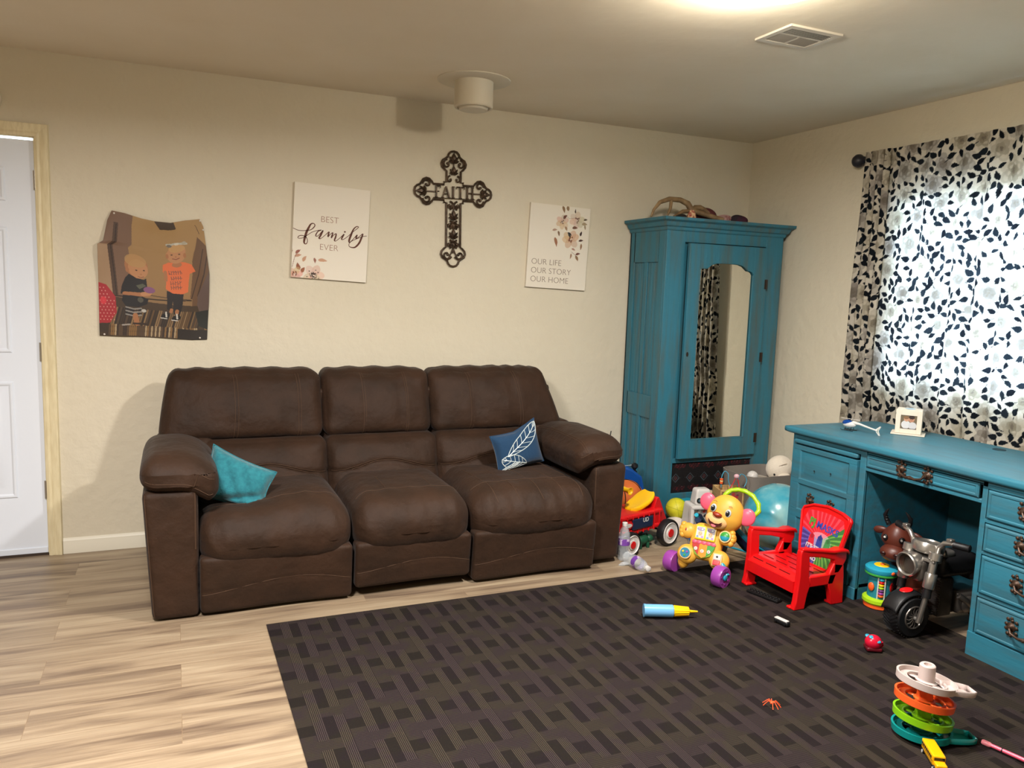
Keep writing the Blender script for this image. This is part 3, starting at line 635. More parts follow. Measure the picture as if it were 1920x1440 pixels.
# first sign. units of its enlargement: x 185..1090, y 120..1310 (level): map to local metres
c1 = canvas_sign('white canvas with brown script reading Best Family Ever, left of the cross', .792, 1.676, 2.3)
def m1(x, y): return ((x - 637) / 905 * .408, -(y - 712) / 1190 * .506)
def strokes(mb, pts, r, y=-.0186, mp=m1, fl=.12, n=6):   # smooth ink stroke
    Q = [mp(*p[:2]) for p in pts]; out = []; rr = []
    for i in range(len(Q) - 1):
        p0 = Q[max(0, i - 1)]; p1 = Q[i]; p2 = Q[i + 1]; p3 = Q[min(len(Q) - 1, i + 2)]
        for k in range(n):
            t = k / n; out.append(tuple(.5 * ((2 * p1[d]) + (-p0[d] + p2[d]) * t + (2 * p0[d] - 5 * p1[d] + 4 * p2[d] - p3[d]) * t * t + (-p0[d] + 3 * p1[d] - 3 * p2[d] + p3[d]) * t ** 3) for d in (0, 1)))
            w_ = [q[2] if len(q) > 2 else 1 for q in (pts[i], pts[i + 1])]; rr.append(r * (w_[0] + (w_[1] - w_[0]) * t))
    out.append(Q[-1]); rr.append(rr[-1])
    # flat ribbon
    vs = []; m = len(out)
    for i in range(m):
        a = Vector(out[max(0, i - 1)]); b_ = Vector(out[min(m - 1, i + 1)]); d = (b_ - a); d = d.normalized() if d.length > 1e-9 else Vector((1, 0)); nn = Vector((-d.y, d.x)) * rr[i]
        vs += [(out[i][0] + nn.x, y, out[i][1] + nn.y), (out[i][0] - nn.x, y, out[i][1] - nn.y)]
    mb.add(vs, [(2 * i, 2 * i + 1, 2 * i + 3, 2 * i + 2) for i in range(m - 1)])
# the enlargement was skewed by perspective: undo the slope of its lines before mapping
def u1(p): x, y = p[0], p[1]; k = (y - 120) / 1190; sl = .125 * (1 - k) + .055 * k; return (x + (y - 700) * .045, y - (x - 637) * sl + 0) + tuple(p[2:])
def word(b, lst, r, un, mp): 
    for pts in lst: strokes(b, [un(p) for p in pts], r, mp=mp)
b = MB()
fam = [[(188, 650, .5), (250, 678, .5), (320, 682, .5), (390, 672, .6), (430, 640, .9), (443, 610, .8), (425, 590, .7), (395, 600, 1.2), (370, 645, 1.8), (345, 700, 2), (325, 770, 2), (315, 825, 1.6), (325, 850, .9), (345, 845, .7), (354, 810, .6), (340, 765, .6), (300, 745, .6), (262, 748, .6), (243, 770, .6), (262, 782, .5), (310, 770, .5), (360, 735, .5), (410, 700, .5), (470, 680, .5), (520, 672, .6)],
       [(520, 672, .8), (480, 690, .8), (455, 730, 1), (455, 750, .8), (480, 745, .5), (520, 700, .7), (538, 680, 1), (510, 740, 1.6), (492, 775, 1.4), (515, 778, .5), (570, 730, .5), (610, 695, .8), (602, 730, 1.4), (598, 755, 1), (625, 725, .5), (655, 705, .8), (645, 745, 1.4), (638, 770, .9), (665, 735, .5), (695, 718, .9), (688, 760, 1.4), (675, 800, 1.2), (692, 808, .5), (740, 770, .5), (790, 722, .9), (772, 755, 1.4), (760, 785, 1), (785, 785, .5), (840, 745, .5), (900, 690, .5), (955, 645, .6), (965, 628, .7), (940, 625, .8), (905, 660, 1.2), (875, 730, 1.8), (852, 800, 1.7), (858, 825, .9), (885, 800, .5), (925, 755, .6), (950, 730, .9), (938, 760, 1.4), (940, 775, .8), (975, 750, .5), (1020, 715, .8), (1005, 760, 1.6), (975, 830, 1.7), (930, 880, 1.4), (890, 888, .9), (855, 875, .6), (850, 845, .5), (880, 810, .5), (950, 775, .5), (1020, 748, .5), (1068, 741, .5)]]
word(b, fam, .0031, u1, m1)
q = [m1(*u1((800 + 11 * math.cos(a), 692 + 11 * math.sin(a)))) for a in [k * PI / 5 for k in range(10)]]; b.add([(x, -.0187, z) for x, z in q], [tuple(range(10))])
b.build('script_lettering', browni, c1, flip=False)
for tx, z in (('BEST', .055), ('EVER', -.094)): MB().text(tx, .047, T(-.061, -.0183, z) @ FR, width=-.0008, depth=.0003).build('block_lettering', rose, c1)
rs = random.Random(8)
P = Paint(-.2035, .2035, -.2525, -.075, 190, 84, (226, 218, 202))
for (x, y, l, w_, a, c) in [(-.205, -.10, .035, .014, 250, (150, 116, 90)), (-.185, -.125, .035, .016, 40, (150, 92, 76)), (-.19, -.14, .04, .016, 15, (186, 142, 116)), (-.145, -.165, .036, .018, 60, (192, 148, 118)), (-.085, -.14, .03, .014, 280, (150, 100, 84)), (-.065, -.15, .052, .018, -3, (196, 152, 122)), (-.16, -.21, .04, .022, 110, (140, 84, 56)), (-.15, -.225, .035, .02, 60, (150, 92, 62))]: P.leaf(x, y, l, w_, a, c)
P.line([(-.2, -.2), (-.19, -.15), (-.175, -.115)], .0025, (140, 96, 76))
flower(P, -.185, -.235, .04, (206, 158, 128), (110, 60, 40), rs=rs); flower(P, -.085, -.235, .055, (214, 180, 152), (80, 56, 44), rs=rs)
for k in range(40): P.ell(-.088 + rs.gauss(0, .012), -.235 + rs.gauss(0, .012), .003, .003, (66, 46, 40))
for k in range(12): P.ell(-.088 + rs.gauss(0, .012), -.24 + rs.gauss(0, .01), .002, .002, (230, 214, 196))
painted('flower_print', P, lambda X, Y: (X, X * 0 - .0184, Y), paintm, c1)
c2 = canvas_sign('white canvas reading Our Life Our Story Our Home, right of the cross', 2.176, 1.671, 1.9)
for k, tx in enumerate(('OUR LIFE', 'OUR STORY', 'OUR HOME')): MB().text(tx, .050, T(-.178, -.0183, -.112 - .053 * k) @ FR, width=-.0008, depth=.0003).build('block_lettering', mat('grey_ink', (128, 112, 96), .8), c2)
P = Paint(-.05, .2035, -.075, .2525, 150, 190, (226, 218, 202))
flower(P, .015, .155, .042, (196, 170, 136), (92, 60, 48), rs=rs); flower(P, .115, .175, .05, (200, 172, 150), (104, 68, 58), rs=rs); flower(P, .08, .055, .055, (202, 158, 126), (116, 68, 44), rs=rs)
for (x, y, l, w_, a, c) in [(.01, .252, .045, .018, 290, (130, 100, 66)), (.05, .225, .038, .02, 95, (140, 112, 80)), (.02, .175, .035, .018, 45, (104, 64, 50)), (.10, .215, .028, .009, 90, (66, 50, 40)), (.16, .18, .028, .012, 10, (84, 70, 50)), (.15, .155, .038, .02, 0, (160, 140, 108)), (.085, .125, .038, .018, 5, (112, 76, 56)), (.035, .13, .03, .016, 300, (160, 128, 98)), (-.05, .10, .035, .014, 10, (172, 140, 118)), (-.01, .10, .035, .014, 285, (120, 92, 66)), (-.03, .06, .06, .02, 285, (150, 100, 70)), (.055, .095, .035, .014, -30, (46, 44, 44)), (.06, .085, .03, .012, -45, (54, 50, 46)), (.145, .08, .034, .014, 75, (62, 42, 38)), (.135, .05, .034, .013, 10, (72, 46, 40)), (.155, .035, .04, .014, 265, (146, 112, 82)), (.09, .0, .028, .012, 340, (170, 130, 110)), (.09, -.03, .035, .012, 260, (160, 124, 96)), (.12, -.035, .035, .014, 15, (110, 66, 54)), (.12, -.04, .04, .018, 300, (144, 112, 80)), (.17, .15, .03, .012, 280, (150, 130, 100))]: P.leaf(x, y, l, w_, a, c)
P.line([(.09, -.02), (.12, -.038), (.135, -.06)], .002, (110, 76, 60)); P.line([(.03, .20), (.06, .18), (.11, .19)], .0015, (150, 120, 96))
painted('flower_print', P, lambda X, Y: (X, X * 0 - .0184, Y), paintm, c2)
# --- iron cross with the word FAITH
iron = mat('dark_bronze', (60, 48, 38), .42, .55, noise=40, rgb2=(92, 74, 58), bump=(90, .3, .002))
cr = thing('wall_cross', 'ornate dark metal cross with the word FAITH between two canvases', 'cross', (1.492, -.004, 1.948)); cr.rotation_euler = (0, math.radians(-1), 0)
def arm(L_, ang):     # outline of one arm in its own frame: runs out along +z
    h = .043; k = L_ - .10
    pts = [(h, .058), (h, k - .012), (.055, k - .004), (.070, k + .012), (.074, k + .03), (.066, k + .048), (.048, k + .058), (.036, k + .068), (.030, k + .084), (.018, k + .096), (0, k + .10)]
    pts = pts + [(-x, z) for x, z in pts[-2::-1]]; a = math.radians(ang)
    return [(x * math.cos(a) + z * math.sin(a), -x * math.sin(a) + z * math.cos(a)) for x, z in pts]
def swirl(b, cx, cz, r, a0, turns, sg=1, wd=.0048, M=I4):
    wd *= 1.45
    n = 22; pts = []
    for i in range(n + 1):
        t = i / n; rr = r * (1 - .78 * t); a = math.radians(a0) + sg * turns * 2 * PI * t; pts.append((cx + rr * math.cos(a), -.006, cz + rr * math.sin(a)))
    b.tube(pts, [wd * (1 - .35 * i / n) for i in range(n + 1)], 6, M); b.ball(wd * 1.2, wd, wd * 1.2, M @ T(*pts[-1]), n=8, h=6)
def leafy(b, cx, cz, s, M=I4):
    s *= 1.12
    for a, l in ((0, 1.2), (38, .95), (-38, .95), (72, .7), (-72, .7)):
        ar = math.radians(a); p = [(cx + l * s * t * math.sin(ar), -.008 - .003 * math.sin(t * PI), cz + l * s * t * math.cos(ar)) for t in (0, .25, .5, .75, 1)]
        b.tube(p, [s * .14, s * .32, s * .32, s * .20, s * .03], 6, M, flat=.6)
out = arm(.232, 0) + [(.043, .058)][:0]
seq = []
for A_, ang in ((.234, 90), (.422, 180), (.234, 270), (.232, 0)):
    seq.append(arm(A_, ang))
st = .058
corner = {0: [(st, .043), (st, st), (.043, st)], }
b = MB()
full = []
arms = [seq[3], seq[0], seq[1], seq[2]]         # top, right, bottom, left ; each runs from its clockwise side... traverse all
full = []
for A_, cn in ((seq[3][::-1], (st, st)), (seq[0][::-1], (st, -st)), (seq[1][::-1], (-st, -st)), (seq[2][::-1], (-st, st))):
    full += A_; full.append(cn)
b.tube([(x, -.006, z) for x, z in full], .0062, 8, closed=True); b.build('outline_frame', iron, cr)
b = MB()
for (A_, ang) in ((.232, 0), (.234, 90), (.234, -90)):
    M = RY(ang); k = A_ - .10
    for s in (1, -1): swirl(b, s * .040, k + .026, .027, 90 if s > 0 else 90, .9, -1 * s if s > 0 else 1, M=M)
    leafy(b, 0, k + .035, .042, M)
    if ang == 0:
        leafy(b, 0, k - .03, .036, M)
        for s in (1, -1): swirl(b, s * .022, .072, .021, 90, .8, -s, .0042, M)
    b.tube([(0, -.006, k - .03), (0, -.006, k + .06)], .004, 6, M)
for z in (-.075, -.185, -.295):
    for s in (1, -1): swirl(b, s * .022, z, .024, 90, .85, s, .0045); swirl(b, s * .022, z - .004, .018, -90, .5, -s, .0036)
for z in (-.150, -.258): leafy(b, 0, z, .040); leafy(b, 0, z - .02, .03, T(0, 0, 2 * z - .04) @ S(1, 1, -1))
b.tube([(0, -.006, -.06), (0, -.006, -.345)], .004, 6)
for s in (1, -1): swirl(b, s * .038, -.355, .028, 200 if s > 0 else -20, .9, s); b.tube([(0, -.006, -.315), (s * .012, -.006, -.345), (s * .032, -.006, -.385)], .004, 6)
b.build('scrollwork', iron, cr)
b = MB(); z0, z1 = -.030, .032; wx = -.113; letters = []
def st_(p, r=.0042): b.tube([(x, -.012, z) for x, z in p], r * 1.2, 6)
def serif(x, z, w_=.008): st_([(x - w_, z), (x + w_, z)], .0026)
x = -.105; st_([(x, z0), (x, z1)]); st_([(x - .006, z1), (x + .024, z1)], .003); st_([(x + .024, z1), (x + .024, z1 - .012)], .0024); st_([(x, .002), (x + .016, .002)], .003); serif(x, z0)
x = -.048; st_([(x, z1), (x - .02, z0)], .003); st_([(x, z1), (x + .02, z0)], .0052); st_([(x - .013, -.010), (x + .012, -.010)], .0026); serif(x - .02, z0, .007); serif(x + .02, z0, .008)
x = -.004; st_([(x, z0), (x, z1)], .005); serif(x, z0); serif(x, z1)
x = .040; st_([(x, z0), (x, z1)], .005); st_([(x - .024, z1), (x + .024, z1)], .003); st_([(x - .024, z1), (x - .024, z1 - .012)], .0024); st_([(x + .024, z1), (x + .024, z1 - .012)], .0024); serif(x, z0)
x = .082; st_([(x, z0), (x, z1)], .005); st_([(x + .032, z0), (x + .032, z1)], .005); st_([(x, .001), (x + .032, .001)], .003); [serif(q, z) for q in (x, x + .032) for z in (z0, z1)]
st_([(-.125, z0 - .004), (.13, z0 - .004)], .002)
b.build('faith_lettering', iron, cr)
# ================================================================ wardrobe
teal = mat('teal_distressed_paint', (46, 112, 132), .5, noise=5, rgb2=(74, 96, 98), stretch=(5, 5, .5), bump=(26, .3, .004), bstretch=(4, 4, .3), lo=.45, hi=.72)
dkgap = mat('dark_gap', (18, 22, 24), .9); oldiron = mat('old_iron', (60, 50, 42), .5, .6)
wd = thing('mirror_wardrobe', 'tall turquoise painted wardrobe with a mirrored door in the room corner', 'wardrobe', (3.13, -.22, 0))
x0, x1, yf, yb = 2.69, 3.565, -.425, -.015
b = MB(); b.box(x0 + .012, x0 + .03, yf + .012, yb, .05, 1.79); b.box(x1 - .02, x1, yf + .012, yb, .0, 1.79).box(x0, x1, yb - .012, yb, .05, 1.80).box(x0 + .02, x1 - .02, yf + .012, yb, .36, .38).box(x0 + .02, x1 - .02, yf + .012, yb, 1.775, 1.79)
b.build('carcass', teal, wd, .002, True)
# left side: stiles, rails and grooved boards
b = MB(); b.box(x0, x0 + .014, yf + .0205, yf + .085, 0, 1.80).box(x0, x0 + .014, yb - .06, yb, 0, 1.80).box(x0, x0 + .014, yf + .08, yb - .05, 1.60, 1.80).box(x0, x0 + .014, yf + .08, yb - .05, .64, .78).box(x0, x0 + .014, yf + .08, yb - .05, 0, .10)
ya, yz = yf + .085, yb - .06
b.box(x0, x0 + .012, (ya + yz) / 2 - .018, (ya + yz) / 2 + .018, .10, .64).box(x0, x0 + .012, (ya + yz) / 2 - .018, (ya + yz) / 2 + .018, .78, 1.60)
for z0, z1 in ((.10, .64), (.78, 1.60)):
    k = 8
    for i in range(k):
        a = ya + (yz - ya) * i / k; c_ = ya + (yz - ya) * (i + 1) / k; b.box(x0 + .007, x0 + .018, a + .0015, c_ - .0015, z0, z1)
b.build('side_panel', teal, wd, .0015, True)
# face frame
b = MB(); b.box(x0, 2.822, yf, yf + .02, 0, 1.80).box(3.432, x1, yf, yf + .02, 0, 1.80).box(2.822, 3.432, yf, yf + .02, 1.722, 1.80).box(2.822, 3.432, yf, yf + .02, .368, .398).box(2.822, 3.432, yf, yf + .02, 0, .175)
b.box(2.822, 3.432, yf + .03, yf + .04, .38, 1.73)
b.build('face_frame', teal, wd, .002, True)
# cornice
pf = [(0, 1.785), (.006, 1.79), (.010, 1.800), (.010, 1.806), (.020, 1.812), (.026, 1.822), (.030, 1.835), (.042, 1.842), (.050, 1.846), (.052, 1.862), (-.03, 1.864)]
vs = []
for (px_, py_, sx, sy) in ((x0, yb, -1, 0), (x0, yf, -1, -1), (x1, yf, 1, -1), (x1, yb, 1, 0)):
    for o_, z in pf: vs.append((min(px_ + sx * o_, 3.617), py_ + sy * o_, z))
n = len(pf); b = MB().add(vs, [(s * n + i, s * n + i + 1, (s + 1) * n + i + 1, (s + 1) * n + i) for s in range(3) for i in range(n - 1)]); b.box(x0 - .02, x1 + .02, yf - .02, yb, 1.852, 1.863); b.build('cornice', teal, wd, world=True, angle=25)
# door (hinged on the right, a little ajar)
hx = 3.428; dr2 = MB(); W2 = .598
def dl(x): return x - hx       # door-local x, 0 at the hinge
zb, zt = .402, 1.716; mx0, mx1, mz0, mz1 = -.514, -.100, .52, 1.572
dr2.box(-W2, mx0, -.022, 0, zb, zt).box(mx1, 0, -.022, 0, zb, zt).box(mx0, mx1, -.022, 0, zb, mz0)
arch = [(mx0, mz1 - .008), (mx0 + .016, mz1), (mx0 + .05, mz1), (mx0 + .066, mz1 + .012), (mx0 + .085, mz1 + .024), (mx0 + .12, mz1 + .034), (mx0 + .16, mz1 + .036), (mx1 - .16, mz1 + .036), (mx1 - .12, mz1 + .034), (mx1 - .085, mz1 + .024), (mx1 - .066, mz1 + .010), (mx1 - .05, mz1 - .002), (mx1 - .03, mz1 - .004), (mx1 - .012, mz1 - .012), (mx1, mz1 - .03)]
vs = []; k = len(arch)
for y in (-.022, 0):
    vs += [(x, y, z) for x, z in arch] + [(x, y, zt) for x, z in arch]
fs = []
for i in range(k - 1):
    fs += [(i, i + 1, k + i + 1, k + i), (2 * k + i, 3 * k + i, 3 * k + i + 1, 2 * k + i + 1), (i, 2 * k + i, 2 * k + i + 1, i + 1), (k + i, k + i + 1, 3 * k + i + 1, 3 * k + i)]
dr2.add(vs, fs)
do = dr2.build('door', teal, wd, .0015); do.location = (hx - 3.13, yf - .003 + .22, 0); do.rotation_euler = (0, math.radians(.0), math.radians(1.2))
mir = mat('old_mirror', (226, 226, 218), .015, 1.0, bump=(2, .004, .004))
MB().box(mx0 - .006, mx1 + .006, -.010, -.007, mz0 - .006, mz1 + .045).build('mirror', mir, do)
b = MB(); fr = [(mx0, mz0)] + arch + [(mx1, mz0)]; b.tube([(x, -.021, z) for x, z in fr], .004, 6, closed=True); b.build('mirror_bead', teal, do)
for z in (1.46, 1.0, .48):
    b = MB().cyl(.004, .06, 10, T(.002, -.024, z)); b.box(-.012, .012, -.0235, -.022, z, z + .06); b.build('hinge', oldiron, do)
b = MB().lathe([(.008, 0), (.008, .002), (.003, .003)], 16, T(-W2 + .025, -.022, 1.05) @ S(1, 1, 1.8) @ RX(90)); b.build('keyhole_plate', oldiron, do)
# patterned cloth panel below the door
P = Paint(2.822, 3.432, .175, .368, 260, 84, (18, 15, 17)); rs = random.Random(5)
for k in range(6):
    x = 2.86 + .108 * k; y = .27
    for s_, c_ in ((.030, (66, 74, 80)), (.024, (20, 18, 22)), (.014, (92, 44, 44)), (.008, (30, 30, 34))): P.poly([(x - s_, y), (x, y + s_), (x + s_, y), (x, y - s_)], c_)
    P.line([(x - .04, y), (x + .04, y)], .003, (56, 64, 70), .6)
for row, y in enumerate((.345, .205)):
    for k in range(6):
        x = 2.835 + .108 * k + .0
        for i in range(-5, 6):
            for j in range(-2, 3):
                if (i * i * .12 + j * j) < 4.4 and (i + j * 2 + k) % 3: P.poly([(x + .054 + i * .0075 - .003, y + j * .009 - .0028), (x + .054 + i * .0075 + .003, y + j * .009 - .0028), (x + .054 + i * .0075 + .003, y + j * .009 + .0028), (x + .054 + i * .0075 - .003, y + j * .009 + .0028)], rs.choice([(104, 26, 34), (88, 22, 30), (60, 20, 26), (96, 70, 70)] if j > 0 else [(96, 24, 32), (70, 20, 28)]))
painted('patterned_cloth_panel', P, lambda X, Y: (X, X * 0 + yf + .012, Y), paintm, wd, True)
# ---------------------------------------------------------------- things on top of the wardrobe
antm = mat('antler_bone', (150, 124, 88), .6, noise=18, rgb2=(112, 88, 60), bump=(60, .4, .003), stretch=(1, 1, .4))
def antler(path, rad, br, label, loc):
    o = thing('antler', label, 'antler', loc); b = MB(); b.tube(path, [q * 1.25 for q in rad], 10); b.build('beam', antm, o, angle=70)
    for p, r in br: MB().tube(p, [q * 1.25 for q in r], 8).build('tine', antm, o, angle=70)
    return o
antler([(-.09, 0, .01), (-.075, 0, .05), (-.03, .005, .10), (.04, .01, .125), (.12, .01, .125), (.17, 0, .105), (.195, -.01, .065), (.19, -.02, .02)], [.004, .007, .010, .012, .013, .015, .016, .017],
       [([(.055, .01, .12), (.045, 0, .07), (.025, -.01, .035), (.02, -.01, .02)], [.009, .008, .006, .004]), ([(.19, -.01, .06), (.13, -.01, .055), (.06, -.02, .02)], [.011, .010, .005])],
       'large curved tan antler arching over the left part of the wardrobe top', (2.76, -.27, 1.863))
antler([(.0, 0, .065), (.03, .01, .085), (.07, .02, .09), (.10, .02, .08), (.13, 0, .055)], [.013, .015, .014, .013, .008],
       [([(.0, 0, .065), (.06, -.02, .05), (.13, -.05, .03), (.19, -.07, .015)], [.013, .013, .012, .011]), ([(.02, 0, .07), (-.01, .02, .03), (-.015, .02, .01)], [.012, .011, .009])],
       'smaller antler lying across the maroon dish on the wardrobe', (2.965, -.27, 1.863))
o = thing('patterned_vase', 'small red and cream floral fabric bundle under the antlers', 'ornament', (2.90, -.36, 1.863))
MB().lathe([(.02, 0), (.028, .01), (.026, .03), (.016, .05), (.018, .056)], 16).build('body', mat('red_floral', (150, 60, 50), .7, noise=60, rgb2=(206, 170, 130), lo=.45, hi=.55), o)
o = MB().ball(.085, .05, .055, n=28, h=14).build('maroon_hat', mat('maroon_felt', (88, 40, 42), .85, bump=(60, .3, .003))); o.location = (3.10, -.22, 1.905); tag(o, 'rounded maroon felt hat on the wardrobe behind the small antler', 'hat')
pinkc = mat('pink_floral_cloth', (186, 150, 146), .85, noise=40, rgb2=(150, 96, 96), lo=.5, hi=.6)
def lump(nm, lab, cat, loc, r, m, seed, amp=.25):
    rs = random.Random(seed); ph = [rs.random() * 6 for _ in range(6)]
    def fn(q):
        d = 1 + amp * (math.sin(q.x / r[0] * 3 + ph[0]) * math.sin(q.z / r[2] * 2.5 + ph[1]) * .6 + .4 * math.sin(q.y / r[1] * 4 + q.x / r[0] * 3 + ph[2])); q = q * d
        if q.z < -r[2] * .55: q.z = -r[2] * .55
        return q
    o = MB().ball(*r, n=32, h=20, fn=fn).build(nm, m, angle=80); o.location = (loc[0], loc[1], loc[2] + r[2] * .55); return tag(o, lab, cat)
lump('folded_cloth', 'crumpled pale pink floral cloth on the wardrobe top', 'cloth', (3.20, -.26, 1.863), (.065, .05, .036), pinkc, 2)
lump('rolled_cloth', 'black and plum folded cloth at the right on the wardrobe top', 'cloth', (3.315, -.28, 1.863), (.068, .05, .04), mat('black_cloth', (34, 24, 34), .85, noise=9, rgb2=(66, 24, 44), lo=.5, hi=.6), 5, .2)
lump('dark_cloth', 'small black cloth piece beside the floral bundle on the wardrobe', 'cloth', (2.845, -.33, 1.863), (.035, .03, .02), mat('black_cloth2', (26, 24, 26), .85), 9, .2)
# ================================================================ curtain
rs = random.Random(12)
CY0, CY1, CZ0, CZ1 = -1.045, -2.72, .20, 2.225
# plan curve of the cloth: tight gathers near the wall end, shallow flutes further on
ts = []; yy = CY0; pts = []
N_ = 900
for i in range(N_ + 1):
    t = i / N_
    if t < .26: q = t / .26; y = CY0 - .185 * q; x = .020 * math.sin(q * 2 * PI * 4.2 + .6); y += .010 * math.sin(q * 2 * PI * 8.4)
    else: q = (t - .26) / .74; y = CY0 - .185 - (CY0 - .185 - CY1) * q; env = min(1, q * 8); x = .020 * math.sin(.26 / .26 * 2 * PI * 4.2 + .6) * (1 - env) + env * (.010 * math.sin(q * 2 * PI * 9.3 + 1.1 * math.sin(q * 17)) + .006 * math.sin(q * 2 * PI * 23) ** 3)
    pts.append((x, y))
pts = np.array(pts); arc = np.concatenate([[0], np.cumsum(np.hypot(np.diff(pts[:, 0]), np.diff(pts[:, 1])))])
SL = arc[-1]; step = .0032; nx = int(SL / step); ny = int((CZ1 - CZ0) / step)
P = Paint(0, SL, CZ0, CZ1, nx, ny, (222, 214, 198))
fl = []
tries = 0
while len(fl) < 420 and tries < 26000:
    tries += 1; x, y = rs.uniform(0, SL), rs.uniform(CZ0, CZ1); r = rs.uniform(.056, .082)
    if all((x - a) ** 2 + (y - c_) ** 2 > (.90 * (r + d)) ** 2 for a, c_, d in fl): fl.append((x, y, r))
for x, y, r in fl:
    g = rs.choice([(194, 185, 168), (182, 175, 163), (200, 191, 172), (176, 168, 158)])
    n = rs.choice([5, 6, 7]); a0 = rs.random() * 6
    for lay, (rr, sz, dk_) in enumerate(((.60, .44, 0), (.36, .34, -22), (.12, .26, -46))):
        for k in range(n):
            t = a0 + 2 * PI * k / n + lay * .5; e_ = rs.uniform(-14, 10); c_ = tuple(q + dk_ + e_ for q in g)
            P.ell(x + rr * r * math.cos(t), y + rr * r * math.sin(t), r * sz, r * sz * .82, c_, .75, math.degrees(t))
            if lay < 2 and rs.random() < .5: P.ell(x + rr * r * math.cos(t) * 1.15, y + rr * r * math.sin(t) * 1.15, r * sz * .5, r * sz * .3, tuple(q + 18 for q in g), .6, math.degrees(t) + 60)
    for k in range(8): t = rs.random() * 6.28; d = rs.random() * r * .22; P.ell(x + d * math.cos(t), y + d * math.sin(t), r * .07, r * .06, (126, 116, 104), .8)
lv = []; tries = 0; cell = {}
while len(lv) < 3600 and tries < 60000:
    tries += 1; x, y = rs.uniform(-.02, SL), rs.uniform(CZ0 - .02, CZ1)
    if any((x - a) ** 2 + (y - c_) ** 2 < (.86 * d) ** 2 for a, c_, d in fl): continue
    kx, ky = int(x / .03), int(y / .03); ok = True
    for i in (-1, 0, 1):
        for j in (-1, 0, 1):
            for (a, c_) in cell.get((kx + i, ky + j), ()):
                if (x - a) ** 2 + (y - c_) ** 2 < .034 ** 2: ok = False
    if not ok: continue
    cell.setdefault((kx, ky), []).append((x, y)); ang = rs.uniform(0, 360); lv.append((x, y))
    l = rs.uniform(.038, .056); t = math.radians(ang); P.leaf(x - l / 2 * math.cos(t), y - l / 2 * math.sin(t), l, l * rs.uniform(.46, .64), ang, rs.choice([(26, 32, 38), (30, 36, 42), (22, 26, 32)]))
    if rs.random() < .35: P.leaf(x - l * .9 * math.cos(t + .25), y - l * .9 * math.sin(t + .25), l * .55, l * .09, math.degrees(t) + 15, (34, 40, 46))
def curpos(X, Y):
    x = np.interp(X, arc, pts[:, 0]); y = np.interp(X, arc, pts[:, 1]); k = (CZ1 - Y) / (CZ1 - CZ0)
    y = y + .055 * k * np.exp(-(X / .45)); x = x * (.75 + .5 * k)
    gat = np.where(Y > CZ1 - .06, .8, 1.0)
    return 3.543 + .018 * np.clip((.95 - Y) / .15, 0, 1) + x * gat + .004 * np.sin(Y * 7 + X * 5), y, Y
curm = mat('floral_curtain_cloth', rough=.9, attr='paint', translucent=.47, spec=.1)
cu = painted('floral_curtain', P, curpos, curm); tag(cu, 'cream window curtain printed with black leaves and grey flowers, backlit', 'curtain')
blk = mat('rod_black', (34, 34, 42), .4)
t0 = thing('curtain_rod', 'dark curtain rod with a round end knob above the curtain', 'curtain rod', (3.545, -1.02, 2.20))
MB().tube([(3.582, -.985, 2.195), (3.582, -2.9, 2.195)], .011, 12).build('rod', blk, t0, world=True)
MB().lathe([(.011, 0), (.020, .004), (.012, .010), (.024, .018), (.036, .034), (.038, .050), (.030, .068), (.012, .078), (.001, .079)], 24, T(3.582, -1.01, 2.195) @ RX(-90)).build('finial', blk, t0, world=True)
MB().box(3.582, 3.62, -1.04, -1.028, 2.17, 2.19).box(3.612, 3.62, -1.05, -1.02, 2.14, 2.22).build('bracket', blk, t0, .002, True)
# ================================================================ desk
teal2 = mat('teal_desk_paint', (46, 113, 133), .42, noise=6, rgb2=(56, 101, 115), stretch=(3, .6, 5), bump=(24, .25, .004), bstretch=(3, .4, 3), lo=.4, hi=.66)
dark_t = mat('dark_teal', (20, 52, 62), .7)
bronze = mat('dark_bronze_pull', (70, 52, 40), .45, .5, bump=(120, .5, .002))
dk_ = thing('writing_desk', 'long turquoise painted desk with drawers under the curtained window', 'desk', (3.22, -2.08, 0))
XF, XB, YL, YR = 2.93, 3.525, -1.32, -2.86; PL, PR = -1.79, -2.365
b = MB(); s = SBox((3.212, -2.09, .7415), (.315, .812, .0175), .014, 30); b.sb(s); b.build('desktop', teal2, dk_, world=True, angle=60)
def ydraw(mb, y0, y1, z0, z1, x, d=.010, gap=True): pass
b = MB()
b.box(XF + .012, XB, YL - .018, YL, .0, .722).box(XF + .012, XB, PL, PL + .018, 0, .722).box(XF + .012, XB, PR - .018, PR, 0, .722).box(XF + .012, XB, YR, YR + .018, 0, .722)
b.box(XB - .012, XB, YR, YL, .03, .722).box(XF + .02, XB, PL, YL, .06, .08).box(XF + .02, XB, YR, PR, .06, .08)
b.build('carcass', teal2, dk_, .002, True)
